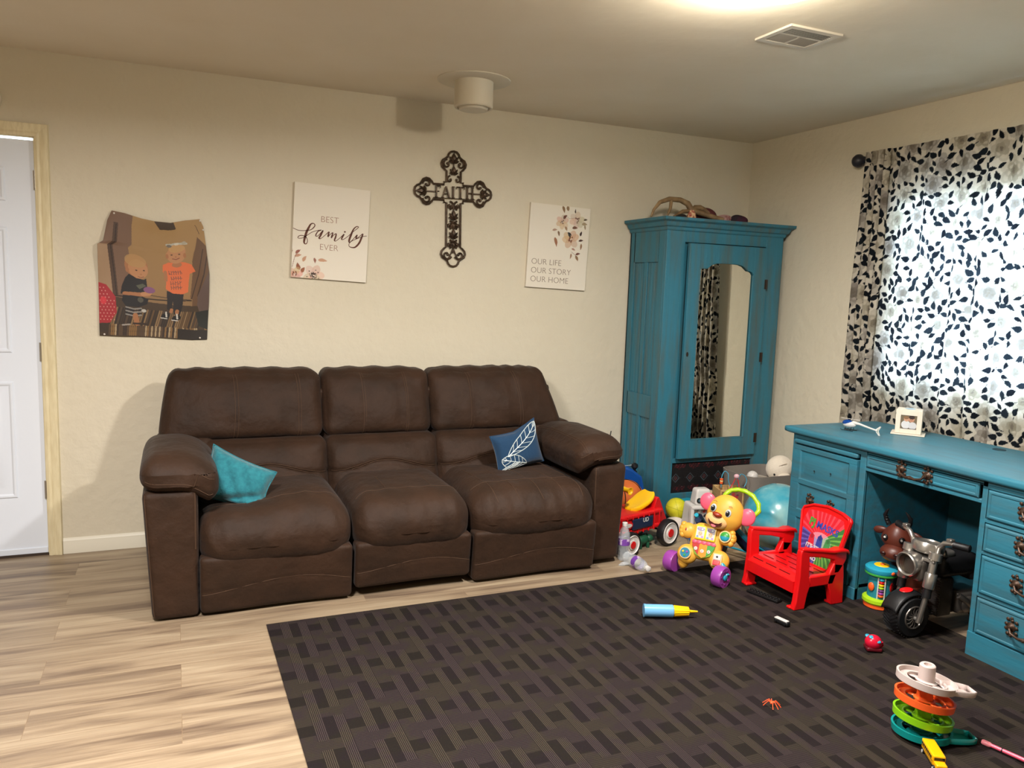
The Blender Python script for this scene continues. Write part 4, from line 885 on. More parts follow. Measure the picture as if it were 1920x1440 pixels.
# face frames
b = MB(); f0, f1 = XF, XF + .02
for y0, y1 in ((YL - .022, YL), (PL, PL + .034), (PR - .022, PR), (YR, YR + .022)): b.box(f0, f1, y0, y1, 0, .722)
b.box(f0, f1, PL + .03, YL - .02, .698, .722).box(f0, f1, YR, PR, .698, .722).box(f0 + .006, f1, PR, PL, .708, .722).box(f0, f1, YR + .02, PR - .02, .557, .572).box(f0, f1, YR + .02, PR - .02, .428, .440).box(f0, f1, YR + .02, PR - .02, .255, .268)
b.box(f0 - .004, f1, YR, PR, 0, .102).box(f0 - .004, f1, PL, YL, 0, .06); b.build('face_frame', teal2, dk_, .002, True)
b = MB(); b.box(f1 - .002, f1 + .008, PL + .02, YL - .02, .06, .70).box(f1 - .002, f1 + .008, YR + .02, PR - .02, .1, .70).box(f1 + .0, f1 + .01, PR, PL, .655, .72); b.build('drawer_shadow_board', dark_t, dk_, world=True)  # dark boards behind the fronts; shade of the gaps put into their colour
def raised(mb, y0, y1, z0, z1, x, sink=.007):     # raised field panel on a face at x, facing -x
    rings = [(0, 0), (.006, -sink), (.018, -sink), (.040, -.001), (.044, .0)]
    vs = []
    for o_, d in rings: vs += [(x - d, y0 + o_, z0 + o_ * .8), (x - d, y1 - o_, z0 + o_ * .8), (x - d, y1 - o_, z1 - o_ * .8), (x - d, y0 + o_, z1 - o_ * .8)]
    n = len(rings); fs = [(i * 4 + k, i * 4 + (k + 1) % 4, (i + 1) * 4 + (k + 1) % 4, (i + 1) * 4 + k) for i in range(n - 1) for k in range(4)] + [tuple(range(4 * n - 4, 4 * n))]
    mb.add(vs, fs)
def pull(parent, y, z, x, w_=.066):
    b = MB(); rs = random.Random(int(1000 * (y + 5) + z * 777))
    for s in (-1, 1):
        M = T(x, y + s * w_, z)
        b.lathe([(.006, -.002), (.016, .001), (.018, .004), (.010, .008), (.006, .016), (.008, .020), (.001, .022)], 12, M @ RY(-90))
        for k in range(9):
            a = 2 * PI * k / 9 + .3; r = .020 + .006 * (k % 2); b.ball(.0075, .0075, .004, M @ T(-.004, math.cos(a) * r, math.sin(a) * r * 1.25) @ RY(90), n=8, h=6)
        b.ball(.006, .006, .004, M @ T(-.004, 0, .034) @ RY(90), n=8, h=6); b.ball(.006, .006, .004, M @ T(-.004, 0, -.034) @ RY(90), n=8, h=6)
    b.tube([(x - .016, y - w_, z), (x - .024, y - w_ * .8, z - .018), (x - .026, y - w_ * .35, z - .026), (x - .028, y, z - .022), (x - .026, y + w_ * .35, z - .026), (x - .024, y + w_ * .8, z - .018), (x - .016, y + w_, z)], [.004, .005, .005, .008, .005, .005, .004], 8)
    b.ball(.010, .009, .008, T(x - .027, y, z - .024), n=10, h=8); return b.build('drawer_pull', bronze, parent, world=False)
def front(name, y0, y1, z0, z1, d=.008, lip=.012):
    vs = []; rings = [(0, .004), (0, -d * .4), (lip * .5, -d), (lip, -d), (lip + .004, -d + .003), (lip + .012, -d + .001)]
    for o_, x in rings: vs += [(XF + x, y0 + o_, z0 + o_), (XF + x, y1 - o_, z0 + o_), (XF + x, y1 - o_, z1 - o_), (XF + x, y0 + o_, z1 - o_)]
    n = len(rings); fs = [(i * 4 + k, i * 4 + (k + 1) % 4, (i + 1) * 4 + (k + 1) % 4, (i + 1) * 4 + k) for i in range(n - 1) for k in range(4)] + [tuple(range(4 * n - 4, 4 * n))]
    return MB().add(vs, fs)
def reloc(o): return o
def addpull(fr_, y, z, x=XF - .008): p = pull(None, 0, 0, 0); p.parent = fr_; p.location = (x - dk_.location.x, y - dk_.location.y, z); return p
# left door with raised fields
b = MB(); dy0, dy1 = PL + .04, YL - .024; xd = XF - .006
b.box(xd + .001, XF + .02, dy0, dy1, .064, .668)
fz = [(.497, .645), (.340, .474), (.168, .298)]
# face with cut fields: strips around each field
zs = [.064] + [q for f_ in fz[::-1] for q in f_] + [.668]
for i in range(0, len(zs), 2): b.box(xd - .006, xd + .002, dy0, dy1, zs[i], zs[i + 1])
for z0, z1 in fz:
    b.box(xd - .006, xd + .002, dy0, dy0 + .045, z0, z1).box(xd - .006, xd + .002, dy1 - .045, dy1, z0, z1); raised(b, dy0 + .045, dy1 - .045, z0, z1, xd - .006, .006)
ld = b.build('pedestal_door', teal2, dk_, .0015, True)
addpull(ld, (dy0 + dy1) / 2, .405, xd - .006)
for s in (-.055, .05): MB().lathe([(.004, 0), (.004, .0012)], 10, T(xd - .0135, (dy0 + dy1) / 2 + s, .565 - s * .1) @ RY(90)).build('screw_hole', dkgap, ld, world=False).location = tuple(-v for v in dk_.location)
s = SBox((XF - .001, (PL + YL) / 2 + .012, .6865), (.012, .205, .0115), .008, 12); MB().sb(s).build('pull_out_board', teal2, dk_, world=True)
s = SBox((XF + .002, (PR + YR) / 2, .7005), (.010, .225, .009), .007, 12); MB().sb(s).build('pull_out_board', teal2, dk_, world=True)
cd = front('center_drawer', PR + .012, PL - .006, .648, .706).build('drawer', teal2, dk_, world=True, angle=20); addpull(cd, -2.056, .684)
b = MB(); b.box(XF, XF + .02, PR, PL, .628, .645); b.build('kneehole_rail', teal2, dk_, .003, True)
for z0, z1 in ((.576, .690), (.444, .554), (.272, .425), (.108, .252)):
    d_ = front('drawer', YR + .03, PR - .028, z0, z1).build('drawer', teal2, dk_, world=True, angle=20); addpull(d_, -2.61, (z0 + z1) / 2 + (.012))
# cord hole near the back of the desktop
MB().lathe([(.028, 0), (.026, .003), (.020, .004), (.018, .001)], 24, T(3.43, -2.07, .759)).build('grommet', dark_t, dk_, world=True)
# ================================================================ toys and small things
def pl(name, rgb, rough=.32, **k): return mat('plastic_' + name, rgb, rough, **k)
red = pl('red', (206, 22, 26)); yellow = pl('yellow', (246, 190, 12)); white = pl('white', (206, 202, 197)); black = pl('black', (20, 20, 22), .45); blue = pl('blue', (14, 76, 158)); navyp = pl('navy', (24, 38, 66), .4)
purple = pl('purple', (150, 66, 156)); aqua = pl('aqua', (40, 150, 176)); lime = pl('lime', (160, 200, 30)); orange = pl('orange', (236, 96, 40)); greenp = pl('green', (60, 150, 60)); pink = pl('pink', (232, 92, 118)); skiny = pl('peach_yellow', (222, 166, 62), .42); skinl = pl('light_peach', (232, 186, 124), .42); browntoy = pl('brown', (84, 38, 26), .4)
def put(o, loc, rz, label, cat, group=None): o.location = loc; o.rotation_euler = (0, 0, math.radians(rz)); return tag(o, label, cat, group)
def bx(b, cx, cy, cz, hx, hy, hz, r=.006, M=I4, mi=0, n=6, fn=None, bulge=(0, 0, 0)): s = SBox((cx, cy, cz), (hx, hy, hz), r, n, bulge, fn); b.sb(s, mi, M); return b
# ---- red ride-on car
t = thing('ride_on_car', 'red toddler ride-on car with yellow seat and white-hubbed wheels by the sofa arm', 'ride-on toy', (2.380, -.84, 0), 17)
b = MB()
for z0, z1 in ((.100, .128), (.182, .210)): bx(b, -.03, .10, (z0 + z1) / 2, .18, .095, (z1 - z0) / 2, .012, n=10)
bx(b, -.03, .10, .155, .175, .085, .045, .01, n=8)
for k in range(8): b.box(-.20 + .045 * k, -.195 + .045 * k, .001, .008, .10, .205)
b.prism([(.095, .205), (.118, .262), (.136, .268), (.156, .235), (.19, .17), (.230, .10), (.18, .095), (.145, .145), (.10, .18)], .03, .17, RX(90) @ S(1, 1, -1))
b.build('body', red, t, .004)
b = MB().lathe([(.015, 0), (.014, .012), (.014, .022), (.016, .026), (.014, .030), (.016, .038), (.014, .046), (.016, .054), (.014, .062), (.014, .085), (.022, .105), (.018, .105), (.012, .098)], 20, T(-.093, .150, .335) @ RX(92) @ RZ(0)); b.build('handle_grip', yellow, t)
MB().tube([(-.13, .15, .19), (-.11, .16, .30), (-.093, .155, .335)], .012, 10).build('steering_column', red, t)
b = MB(); bx(b, -.03, .0005, .155, .085, .004, .030, .004, n=8); b.build('side_panel', navyp, t)
MB().text('UD', .034, T(-.035, -.005, .160) @ RX(90)).build('panel_lettering', white, t)
b = MB(); b.cyl(.028, .006, 28, T(-.15, .004, .158) @ RX(90) @ S(1.35, .75, 1)); b.build('badge', red, t); MB().cyl(.02, .003, 24, T(-.15, -.0022, .158) @ RX(90) @ S(1.35, .55, 1)).build('badge_oval', white, t)
def fs_(P, q): return Vector((P.x, P.y * (1 - .45 * abs(q[0]) ** 3) * (1 + .12 * q[0]), P.z + .030 * math.sin(max(-1, min(1, q[0])) * 1.1) + .02 * max(0, q[0]) ** 2 - .008 * (1 - q[1] ** 2)))
b = MB(); bx(b, .035, .09, .240, .090, .060, .017, .015, n=16, fn=fs_); b.build('seat', yellow, t)
for x, r in ((.157, .076), (-.160, .066)):
    for y in (-.028, .20):
        s = 1
        b = MB().lathe([(r * .78, -.02), (r * .95, -.022), (r, -.012), (r, .012), (r * .95, .022), (r * .78, .02)], 40, T(x, y, r) @ RX(90), cap=False); w_ = b.build('wheel', black, t)
        MB().lathe([(r * .8, -.016), (r * .8, .021), (r * .76, .024), (r * .70, .019), (r * .42, .017), (r * .40, .023), (r * .34, .024)], 40, T(x, y, r) @ RX(90)).build('wheel_disc', white, w_)
        MB().lathe([(r * .34, .01), (r * .34, .022), (r * .30, .026), (.001, .028)], 28, T(x, y, r) @ RX(90)).build('hub_cap', red, w_)
MB().tube([(-.16, -.03, .066), (-.16, .2, .066)], .006, 8).build('axle', black, t); MB().tube([(.157, -.03, .076), (.157, .2, .076)], .006, 8).build('axle', black, t)
# ---- blue toy body with basketball cover and yellow grip behind it
t = thing('toy_push_cart', 'tall blue plastic push toy with a black knob between sofa and wardrobe', 'toy', (2.50, -.42, 0), -15)
b = MB(); b.prism([(-.17, 0), (.15, 0), (.15, .14), (.115, .24), (.10, .30), (.04, .345), (-.04, .375), (-.16, .39)], -.14, -.005, RX(90)); b.build('body', blue, t, .014, seg=3)
b = MB().lathe([(.016, 0), (.018, .008), (.008, .016), (.010, .022), (.022, .036), (.020, .052), (.008, .060), (.001, .061)], 20, T(.065, .06, .315)); b.build('knob', black, t)
b = MB().tube([(-.06, .06, .36), (.0, .05, .36), (.05, .06, .362)], .0018, 6); b.build('wire', mat('thin_wire', (180, 180, 176), .4), t)
t = thing('basketball', 'orange basketball with black seams tucked behind the red ride-on car', 'ball', (2.44, -.525, .215))
ob = mat('basketball_orange', (206, 104, 44), .75, bump=(150, .4, .002)); R_ = .098
MB().ball(R_, n=40, h=24).build('shell', ob, t)
b = MB()
for M in (RX(70), RY(60) @ RX(60), RZ(40) @ RY(90)): b.torus(R_, .0028, 48, 6, M)
for s in (1, -1): b.tube([(s * R_ * (.55 + .28 * math.cos(a) ** 2) , R_ * math.sin(a) * .8, 0) for a in ()] or [(R_ * math.sin(.6) * s, R_ * math.cos(.6) * math.cos(a), R_ * math.cos(.6) * math.sin(a)) for a in [2 * PI * k / 40 for k in range(40)]], .0028, 6, closed=True)
b.build('seam', black, t)
b = MB(); bx(b, 0, 0, .06, .10, .08, .055, .02, n=8); put(b.build('toy_tub', blue), (2.44, -.525, .0), 0, 'low blue plastic tub under the orange basketball', 'tub')
# antenna toy behind the sofa arm
t = thing('remote_controller', 'blue toy with a thin black antenna poking up behind the right sofa arm', 'toy', (2.33, -.47, 0))
b = MB(); bx(b, 0, 0, .20, .045, .04, .20, .015, n=8); b.build('body', blue, t)
MB().tube([(-.01, 0, .40), (.0, 0, .50), (.016, 0, .60)], [.004, .003, .003], 8).build('antenna', black, t)
# ---- yellow-green ball on a white cloth
t = thing('playground_ball', 'yellow and green ball beside the wardrobe foot', 'ball', (2.765, -.575, .125))
bm_ = mat('ball_yellow', (206, 196, 40), .5, noise=3, rgb2=(196, 190, 36)); MB().ball(.066, n=36, h=20).build('shell', bm_, t)
b = MB(); b.ball(.0668, n=36, h=20, M=RZ(20) @ RY(55), fn=lambda q: q if q.z > .035 else Vector((q.x * .9, q.y * .9, q.z * .9)));b.build('green_patch', lime, t)
b = MB()
for M in (RY(20), RX(60), RX(60) @ RY(60)): b.torus(.0664, .0008, 36, 5, M)
b.build('seam', mat('ball_line', (150, 150, 40), .6), t)
lump('crumpled_cloth', 'white crumpled cloth under the yellow ball', 'cloth', (2.735, -.62, 0), (.062, .062, .058), mat('white_cloth', (206, 196, 186), .9), 3, .25)
b = MB(); bx(b, 0, 0, .085, .05, .05, .085, .02, n=8); put(b.build('building_block_box', aqua), (2.865, -.55, 0), 10, 'light blue plastic box between the yellow ball and the white toy truck', 'toy')
# ---- white toy truck with eyes
t = thing('toy_truck', 'white toy truck with two round eyes and a blue bumper standing by the wardrobe', 'toy truck', (2.79, -.76, 0), -12)
def taper(P, q): k = 1 - .16 * (q[2] + 1) / 2; return Vector((P.x * k, P.y * k, P.z))
b = MB(); bx(b, 0, .03, .130, .072, .06, .075, .012, n=10, fn=taper)
for s in (-1, 1): bx(b, s * .064, -.04, .12, .010, .02, .078, .006, n=6)
bx(b, 0, -.04, .196, .072, .022, .010, .006, n=6); b.build('body', white, t)
P_ = Paint(-.055, .055, .075, .188, 70, 70, (152, 146, 142)); rs = random.Random(2)
for j, row in enumerate(((-.038, -.012, .018, .042), (-.036, -.008, .024, .046))):
    for k, x in enumerate(row): P_.ell(x, .168 - .026 * j, .011, .008, (226, 222, 216) if (k < 2 and j == 0) else ((40, 34, 34) if (k == 2 and j) else (178, 44, 40)), 1, 35)
painted('front_sticker', P_, lambda X, Y: (X, X * 0 - .0325, Y), paintm, t)
b = MB(); bx(b, 0, -.025, .035, .078, .045, .035, .008, n=6); b.build('bumper', pl('mid_blue', (46, 92, 150)), t)
def cabf(P, q): k = 1 - .20 * (q[2] + 1) / 2; return Vector((P.x * k, P.y * (1 - .28 * (q[2] + 1) / 2) + .0, P.z))
b = MB(); bx(b, .012, .01, .250, .052, .045, .046, .014, n=12, fn=cabf); b.build('cab', white, t)
b = MB(); b.prism([(-.030, .218), (.030, .218), (.024, .272), (-.016, .272)], -.001, .001, T(-.0385, .012, 0) @ RY(10) @ RZ(90) @ RX(90) ); b.build('side_window', pl('smoky_green', (70, 104, 104), .15), t)
for x in (-.018, .018):
    e = MB().cyl(.0155, .002, 24, T(x, -.0335, .232) @ RX(84)).build('eye', black, t); MB().cyl(.0085, .0026, 16, T(x + .002, -.034, .232) @ RX(84)).build('iris', pl('grey_blue', (70, 96, 108)), e); MB().cyl(.0032, .0032, 10, T(x + .005, -.0345, .237) @ RX(84)).build('highlight', white, e)
# ---- bead maze
wood = mat('light_wood', (176, 140, 92), .5, noise=8, rgb2=(196, 160, 108), stretch=(1, 1, 6))
t = thing('bead_maze', 'wooden bead maze box with looping wires in front of the wardrobe', 'toy', (2.96, -.80, 0), -20)
b = MB(); bx(b, 0, 0, .21, .075, .065, .008, .004, n=4); b.box(-.075, -.066, -.065, .065, .2, .30).box(.066, .075, -.065, .065, .2, .30).box(-.075, .075, .056, .065, .2, .30).box(-.075, .075, -.065, -.056, .0, .30).box(-.075, .075, .056, .065, 0, .2).box(-.075, -.066, -.065, .065, 0, .2).box(.066, .075, -.065, .065, 0, .2); b.build('box', wood, t, .002)
P_ = Paint(-.06, .06, .20, .29, 60, 45, (120, 84, 60)); rs = random.Random(6)
for k in range(14): P_.ell(rs.uniform(-.05, .05), rs.uniform(.21, .28), rs.uniform(.004, .012), rs.uniform(.004, .012), rs.choice([(160, 40, 44), (90, 40, 60), (190, 180, 160), (70, 120, 90)]), 1, rs.uniform(0, 90))
painted('side_picture', P_, lambda X, Y: (X, X * 0 - .0662, Y), paintm, t)
bw = pl('wire_blue', (80, 150, 176)); rwm = pl('wire_red', (190, 50, 50))
def loop(pts, m): 
    out = []
    for i in range(len(pts) - 1):
        p0 = Vector(pts[max(0, i - 1)]); p1 = Vector(pts[i]); p2 = Vector(pts[i + 1]); p3 = Vector(pts[min(len(pts) - 1, i + 2)])
        for k in range(6): u = k / 6; out.append(.5 * (2 * p1 + (p2 - p0) * u + (2 * p0 - 5 * p1 + 4 * p2 - p3) * u * u + (3 * p1 - p0 - 3 * p2 + p3) * u ** 3))
    out.append(Vector(pts[-1])); MB().tube(out, .003, 7).build('wire', m, t)
loop([(-.045, 0, .30), (-.045, 0, .36), (-.03, 0, .395), (-.008, 0, .38), (-.004, 0, .34), (.012, 0, .30)], bw)
loop([(.062, .02, .30), (.062, .02, .345), (.075, .02, .375), (.10, .02, .365), (.112, .02, .335), (.10, .02, .30)], bw)
loop([(.0, -.02, .30), (.018, -.02, .33), (.036, -.02, .37), (.05, -.02, .33), (.055, -.02, .30)], rwm)
for k, c_ in enumerate((orange, skinl, orange)): MB().lathe([(.003, 0), (.010, .001), (.010, .009), (.003, .010)], 14, T(-.045, 0, .322 + .011 * k)).build('bead', c_, t)
MB().ball(.016, .014, .014, T(.036, -.02, .372)).build('bead', pl('pale_pink', (214, 170, 180)), t)
# ---- grey bin with plush
t = thing('storage_bin', 'grey fabric storage bin filled with soft toys in the corner', 'storage bin', (3.30, -.665, 0))
fab = mat('grey_felt', (126, 118, 110), .9, bump=(90, .4, .002)); b = MB()
vs = []; fs = []; rg_ = [(.0, 0), (.17, 0), (.19, .30), (.195, .35), (.187, .35), (.18, .30), (.17, .10), (0, .10)]
def rr_(a, r): c_, s_ = math.cos(a), math.sin(a); k = (abs(c_) ** 5 + abs(s_) ** 5) ** (-1 / 5); return r * k * c_, r * k * s_ * .82
for r, z in rg_:
    for k in range(40): x, y = rr_(2 * PI * k / 40, r); vs.append((x, y, z))
for i in range(len(rg_) - 1):
    for k in range(40): fs.append((i * 40 + k, i * 40 + (k + 1) % 40, (i + 1) * 40 + (k + 1) % 40, (i + 1) * 40 + k))
b.add(vs, fs); b.build('bin_body', fab, t, angle=50)
cream = mat('cream_plush', (226, 214, 196), .95, bump=(120, .6, .003), sheen=.4)
o = MB().ball(.13, .10, .06, n=24).build('toy_filling', mat('mixed_plush', (150, 140, 130), .95, noise=14, rgb2=(196, 186, 172)), None); put(o, (3.28, -.66, .26), 0, 'heap of light soft toys filling the grey bin', 'soft toy')
t = thing('plush_toy', 'cream plush animal with a black eye lying at the top of the bin', 'plush toy', (3.42, -.70, .33), 0)
MB().ball(.085, .075, .078, T(0, 0, .035) @ RY(-25), n=28, h=18).build('head', cream, t)
MB().ball(.008, .006, .008, T(-.066, -.035, .008)).build('eye', black, t)
MB().ball(.045, .03, .025, T(-.02, -.07, -.005), n=20).build('ear', cream, t)
MB().tube([(-.01, -.072, .08), (-.04, -.062, .07), (-.07, -.03, .045)], .0015, 6).build('seam', mat('plush_seam', (170, 150, 130), .9), t)
o = MB().ball(.034, n=24).build('white_ball', white); put(o, (3.19, -.73, .335), 0, 'small white ball on the soft toys at the left of the bin', 'ball')
lump('plush_toy', 'small tan and white plush toy behind the white toy truck', 'plush toy', (2.955, -.64, 0), (.055, .05, .145), mat('tan_plush', (190, 160, 128), .95, noise=8, rgb2=(220, 206, 184), lo=.48, hi=.54), 8, .15)
# ---- exercise ball
ym = mat('marbled_ball', (52, 150, 172), .22, noise=3.2, rgb2=(150, 190, 186), lo=.42, hi=.60, coat=.4)
t = thing('exercise_ball', 'large glossy marbled turquoise exercise ball beside the desk', 'exercise ball', (3.085, -1.085, .19))
MB().ball(.19, n=64, h=40, M=RX(-12) @ RY(-6)).build('shell', ym, t)
MB().torus(.018, .0012, 24, 6, RX(-12) @ RY(-6) @ T(0, 0, .1892)).lathe([(.008, .1885), (.007, .191), (.001, .191)], 16, RX(-12) @ RY(-6)).build('valve', mat('valve_teal', (50, 110, 124), .4), t)
# ---- walker with the bear face
t = thing('baby_walker', 'yellow baby walker with a smiling animal face, lime handle and purple wheels', 'baby walker', (2.40, -1.32, 0), -70)
tilt = T(0, 0, .03) @ RZ(14) @ RX(-22)         # play board leans back
def B(lx, y, z): return tilt @ T(lx, y, z)
b = MB(); bx(b, 0, 0, .155, .070, .034, .092, .030, n=12, M=tilt, fn=lambda P, q: Vector((P.x * (1 + .18 * (1 - q[2] ** 2)), P.y, P.z)))
b.build('torso', skiny, t)
for s in (-1, 1):
    # arms
    b = MB(); b.ball(.046, .028, .040, B(s * .102, -.012, .195), n=24, h=14)
    for k in range(4): b.ball(.016, .018, .017, B(s * (.124 + .006 * math.sin(k)), -.018, .170 + .017 * k), n=12, h=8)
    b.ball(.028, .020, .024, B(s * .068, 0, .21), n=16, h=10)
    ar = b.build('arm', skiny, t)
    # legs
    b = MB(); b.ball(.052, .034, .050, B(s * .082, -.014, .078), n=24, h=14, fn=None); b.ball(.040, .030, .04, B(s * .050, -.004, .10), n=16, h=10); b.ball(.030, .028, .042, B(s * .100, .004, .045), n=14, h=10)
    lg = b.build('leg', skiny, t)
    if s < 0:
        MB().lathe([(.030, 0), (.031, .004), (.029, .006), (.001, .006)], 28, B(s * .082, -.047, .080) @ RX(90)).build('leg_dial', skinl, lg); MB().lathe([(.025, 0), (.025, .008), (.001, .008)], 28, B(s * .082, -.047, .080) @ RX(90)).build('dial_face', pl('dial_blue', (30, 120, 150)), lg)
        for x, z, c_ in ((-.010, .006, yellow), (.010, .006, purple), (.0, -.012, greenp)): MB().cyl(.006, .010, 5, B(s * .082 + x, -.048, .080 + z) @ RX(90)).build('dial_shape', c_, lg)
    else:
        b = MB(); bx(b, s * .082, -.050, .077, .024, .003, .032, .003, M=tilt); b.build('flip_panel', skinl, lg); b = MB(); bx(b, s * .082, -.054, .090, .018, .003, .014, .002, M=tilt); b.build('flip_picture', white, lg); b = MB(); bx(b, s * .082, -.055, .062, .018, .005, .012, .003, M=tilt); b.build('flip_button', pl('coral', (226, 76, 80)), lg)
        MB().ball(.005, .002, .005, B(s * .082, -.0575, .092)).build('button_dot', black, lg)
    if s > 0:
        MB().lathe([(.030, 0), (.029, .005), (.001, .005)], 28, B(.098, -.040, .197) @ RX(90)).build('dial_rim', skinl, ar); MB().ball(.024, .010, .024, B(.098, -.044, .197), mi=0, n=24).build('spin_ball', greenp, ar); MB().ball(.0242, .0102, .024, B(.098, -.044, .1965) @ S(1, 1, .98), n=24, fn=lambda q: q if q.z < 0 else Vector((q.x * .9, q.y * .9, 0))).build('spin_ball_half', aqua, ar)
    else:
        MB().ball(.012, .006, .014, B(-.100, -.034, .195) ).build('butterfly_patch', skinl, ar); MB().ball(.004, .003, .008, B(-.104, -.040, .197)).build('patch_mark', pl('patch_red', (170, 60, 44)), ar)
        MB().torus(.010, .003, 16, 6, B(-.128, -.012, .165)).build('ring', lime, ar)
# chest book and apron
bk = pl('book_yellow', (246, 204, 30)); b = MB(); bx(b, .0, -.040, .195, .052, .005, .036, .004, M=tilt); bo = b.build('chest_book', bk, t)
for s in (-1, 1):
    P_ = Paint(-.021, .021, -.028, .028, 34, 44, (206, 200, 206)); rs = random.Random(5 + s)
    P_.ell(0, .016, .019, .009, (150, 150, 170)); P_.ell(-.006, .018, .005, .005, (190, 150, 190)); P_.ell(.008, .017, .005, .004, (230, 230, 230)); P_.ell(0, -.006, .012, .013, (236, 190, 150)); P_.ell(-.004, -.004, .0018, .0022, (40, 30, 30)); P_.ell(.005, -.004, .0018, .0022, (40, 30, 30)); P_.line([(-.004, -.011), (0, -.013), (.005, -.011)], .0015, (150, 60, 50)); P_.ell(-.012, -.022, .006, .005, (120, 150, 180)); P_.ell(.012, -.022, .006, .005, (180, 140, 190))
    MM = B(s * .026, -.0456, .195)
    painted('book_picture', P_, lambda X, Y, MM=MM: tuple(np.array([[ (MM @ Vector((x, 0, y)))[k] for x, y in zip(r0, r1)] for r0, r1 in zip(X, Y)]) for k in range(3)), paintm, bo)
b = MB(); b.prism([(-.060, .148), (.060, .148), (.056, .120), (.040, .085), (.0, .068), (-.040, .085), (-.056, .120)], .032, .039, tilt @ RX(90)); ap = b.build('button_apron', pl('apron_green', (120, 160, 40)), t, .002)
for x0_, x1_, c_ in ((-.057, -.020, pl('apron_red', (180, 44, 36))), (-.020, .020, pl('apron_orange', (222, 140, 24))), (.020, .057, greenp)):
    b = MB(); zz = lambda x: .068 + 0.06 * (abs(x) / .06) ** 1.6
    b.prism([(x0_, .140), (x1_, .140), (x1_, zz(x1_) + .004), ((x0_ + x1_) / 2, zz((x0_ + x1_) / 2) + .003), (x0_, zz(x0_) + .004)], .039, .042, tilt @ RX(90)); b.build('note_button', c_, ap)
for x, z, ch in ((-.040, .108, '1'), (-.006, .100, '2'), (.028, .102, '3')):
    MB().cyl(.009, .002, 16, B(x + .004, -.0415, z + .005) @ RX(90)).build('button_spot', white, ap)
    MB().text(ch, .013, B(x, -.0438, z) @ RX(90), depth=.0002).build('button_numeral', red, ap)
b = MB()
for k in range(5): b.ball(.0135, .004, .010, B(-.048 + .024 * k, -.041, .146), n=12, h=8)
b.build('apron_frill', pink, ap)
# head
HC = tilt @ T(.078, -.030, .314) @ RY(12) @ RZ(5) @ RX(12) @ S(1.12, 1.1, 1.12)
def hd(q):
    k = 1 + .16 * max(0, -q.z / .075); return Vector((q.x * k, q.y * (1.05 if q.z < 0 else 1), q.z))
b = MB().ball(.080, .052, .082, HC, n=40, h=26, fn=hd); h_ = b.build('head', skiny, t)
b = MB(); b.ball(.052, .030, .036, HC @ T(-.020, -.036, -.040), n=32, h=18); b.build('muzzle', skinl, h_)
for s in (-1, 1): MB().ball(.036, .014, .040, HC @ T(s * .092, .0, .018) @ RY(s * 12), n=28, h=16).build('ear', pink, h_)
MB().ball(.021, .012, .012, HC @ T(-.020, -.064, -.012), n=20, fn=lambda q: Vector((q.x * (1 + .3 * q.z / .012), q.y, q.z))).build('nose', pl('nose_brown', (150, 50, 26)), h_)
for s in (-1, 1):
    E = HC @ T(-.014 + s * .034, -.050, .010)
    e = MB().ball(.013, .005, .018, E, n=20).build('eye', pl('eye_grey', (190, 204, 210)), h_); MB().ball(.0095, .004, .0135, E @ T(-.001, -.0030, -.001), n=18).build('pupil', black, e); MB().ball(.003, .002, .003, E @ T(-.004, -.0065, .005), n=10).build('highlight', white, e)
    MB().tube([(HC @ T(-.014 + s * .036, -.050, .040)) @ Vector((-.008, 0, 0)), HC @ Vector((-.014 + s * .036, -.050, .044)), (HC @ T(-.014 + s * .036, -.048, .040)) @ Vector((.008, 0, 0))], .0012, 6).build('eyebrow', pl('brow', (110, 60, 20)), h_)
b = MB(); mo = [(-.034, .002), (-.020, -.008), (0, -.011), (.018, -.006), (.032, .006), (.026, -.012), (.010, -.026), (-.006, -.028), (-.022, -.018)]
b.prism(mo, 0, .003, HC @ T(-.018, -.066, -.040) @ RX(90)); mth = b.build('mouth', pl('mouth_dark', (70, 14, 14)), h_); b = MB(); b.prism([(-.014, -.019), (-.002, -.016), (.012, -.019), (.006, -.025), (-.005, -.027)], 0, .0042, HC @ T(-.018, -.066, -.040) @ RX(90)); b.build('tongue', pl('tongue', (236, 120, 130)), mth)
# handle
hp = [(.050, -.02, .375), (.048, 0, .41), (.070, .015, .438), (.105, .02, .448), (.142, .02, .445), (.182, .02, .428), (.215, .018, .392), (.225, .01, .357), (.205, 0, .322), (.180, -.01, .31)]
Q = []
for i in range(len(hp) - 1):
    a, c_ = Vector(hp[i]), Vector(hp[i + 1])
    for k in range(4): Q.append(tuple(a.lerp(c_, k / 4)))
Q.append(hp[-1]); b = MB(); b.tube([tilt @ Vector(q) for q in Q], [.0095 + .0028 * abs(math.sin(i * .72)) for i in range(len(Q))], 12); b.build('handle', lime, t)
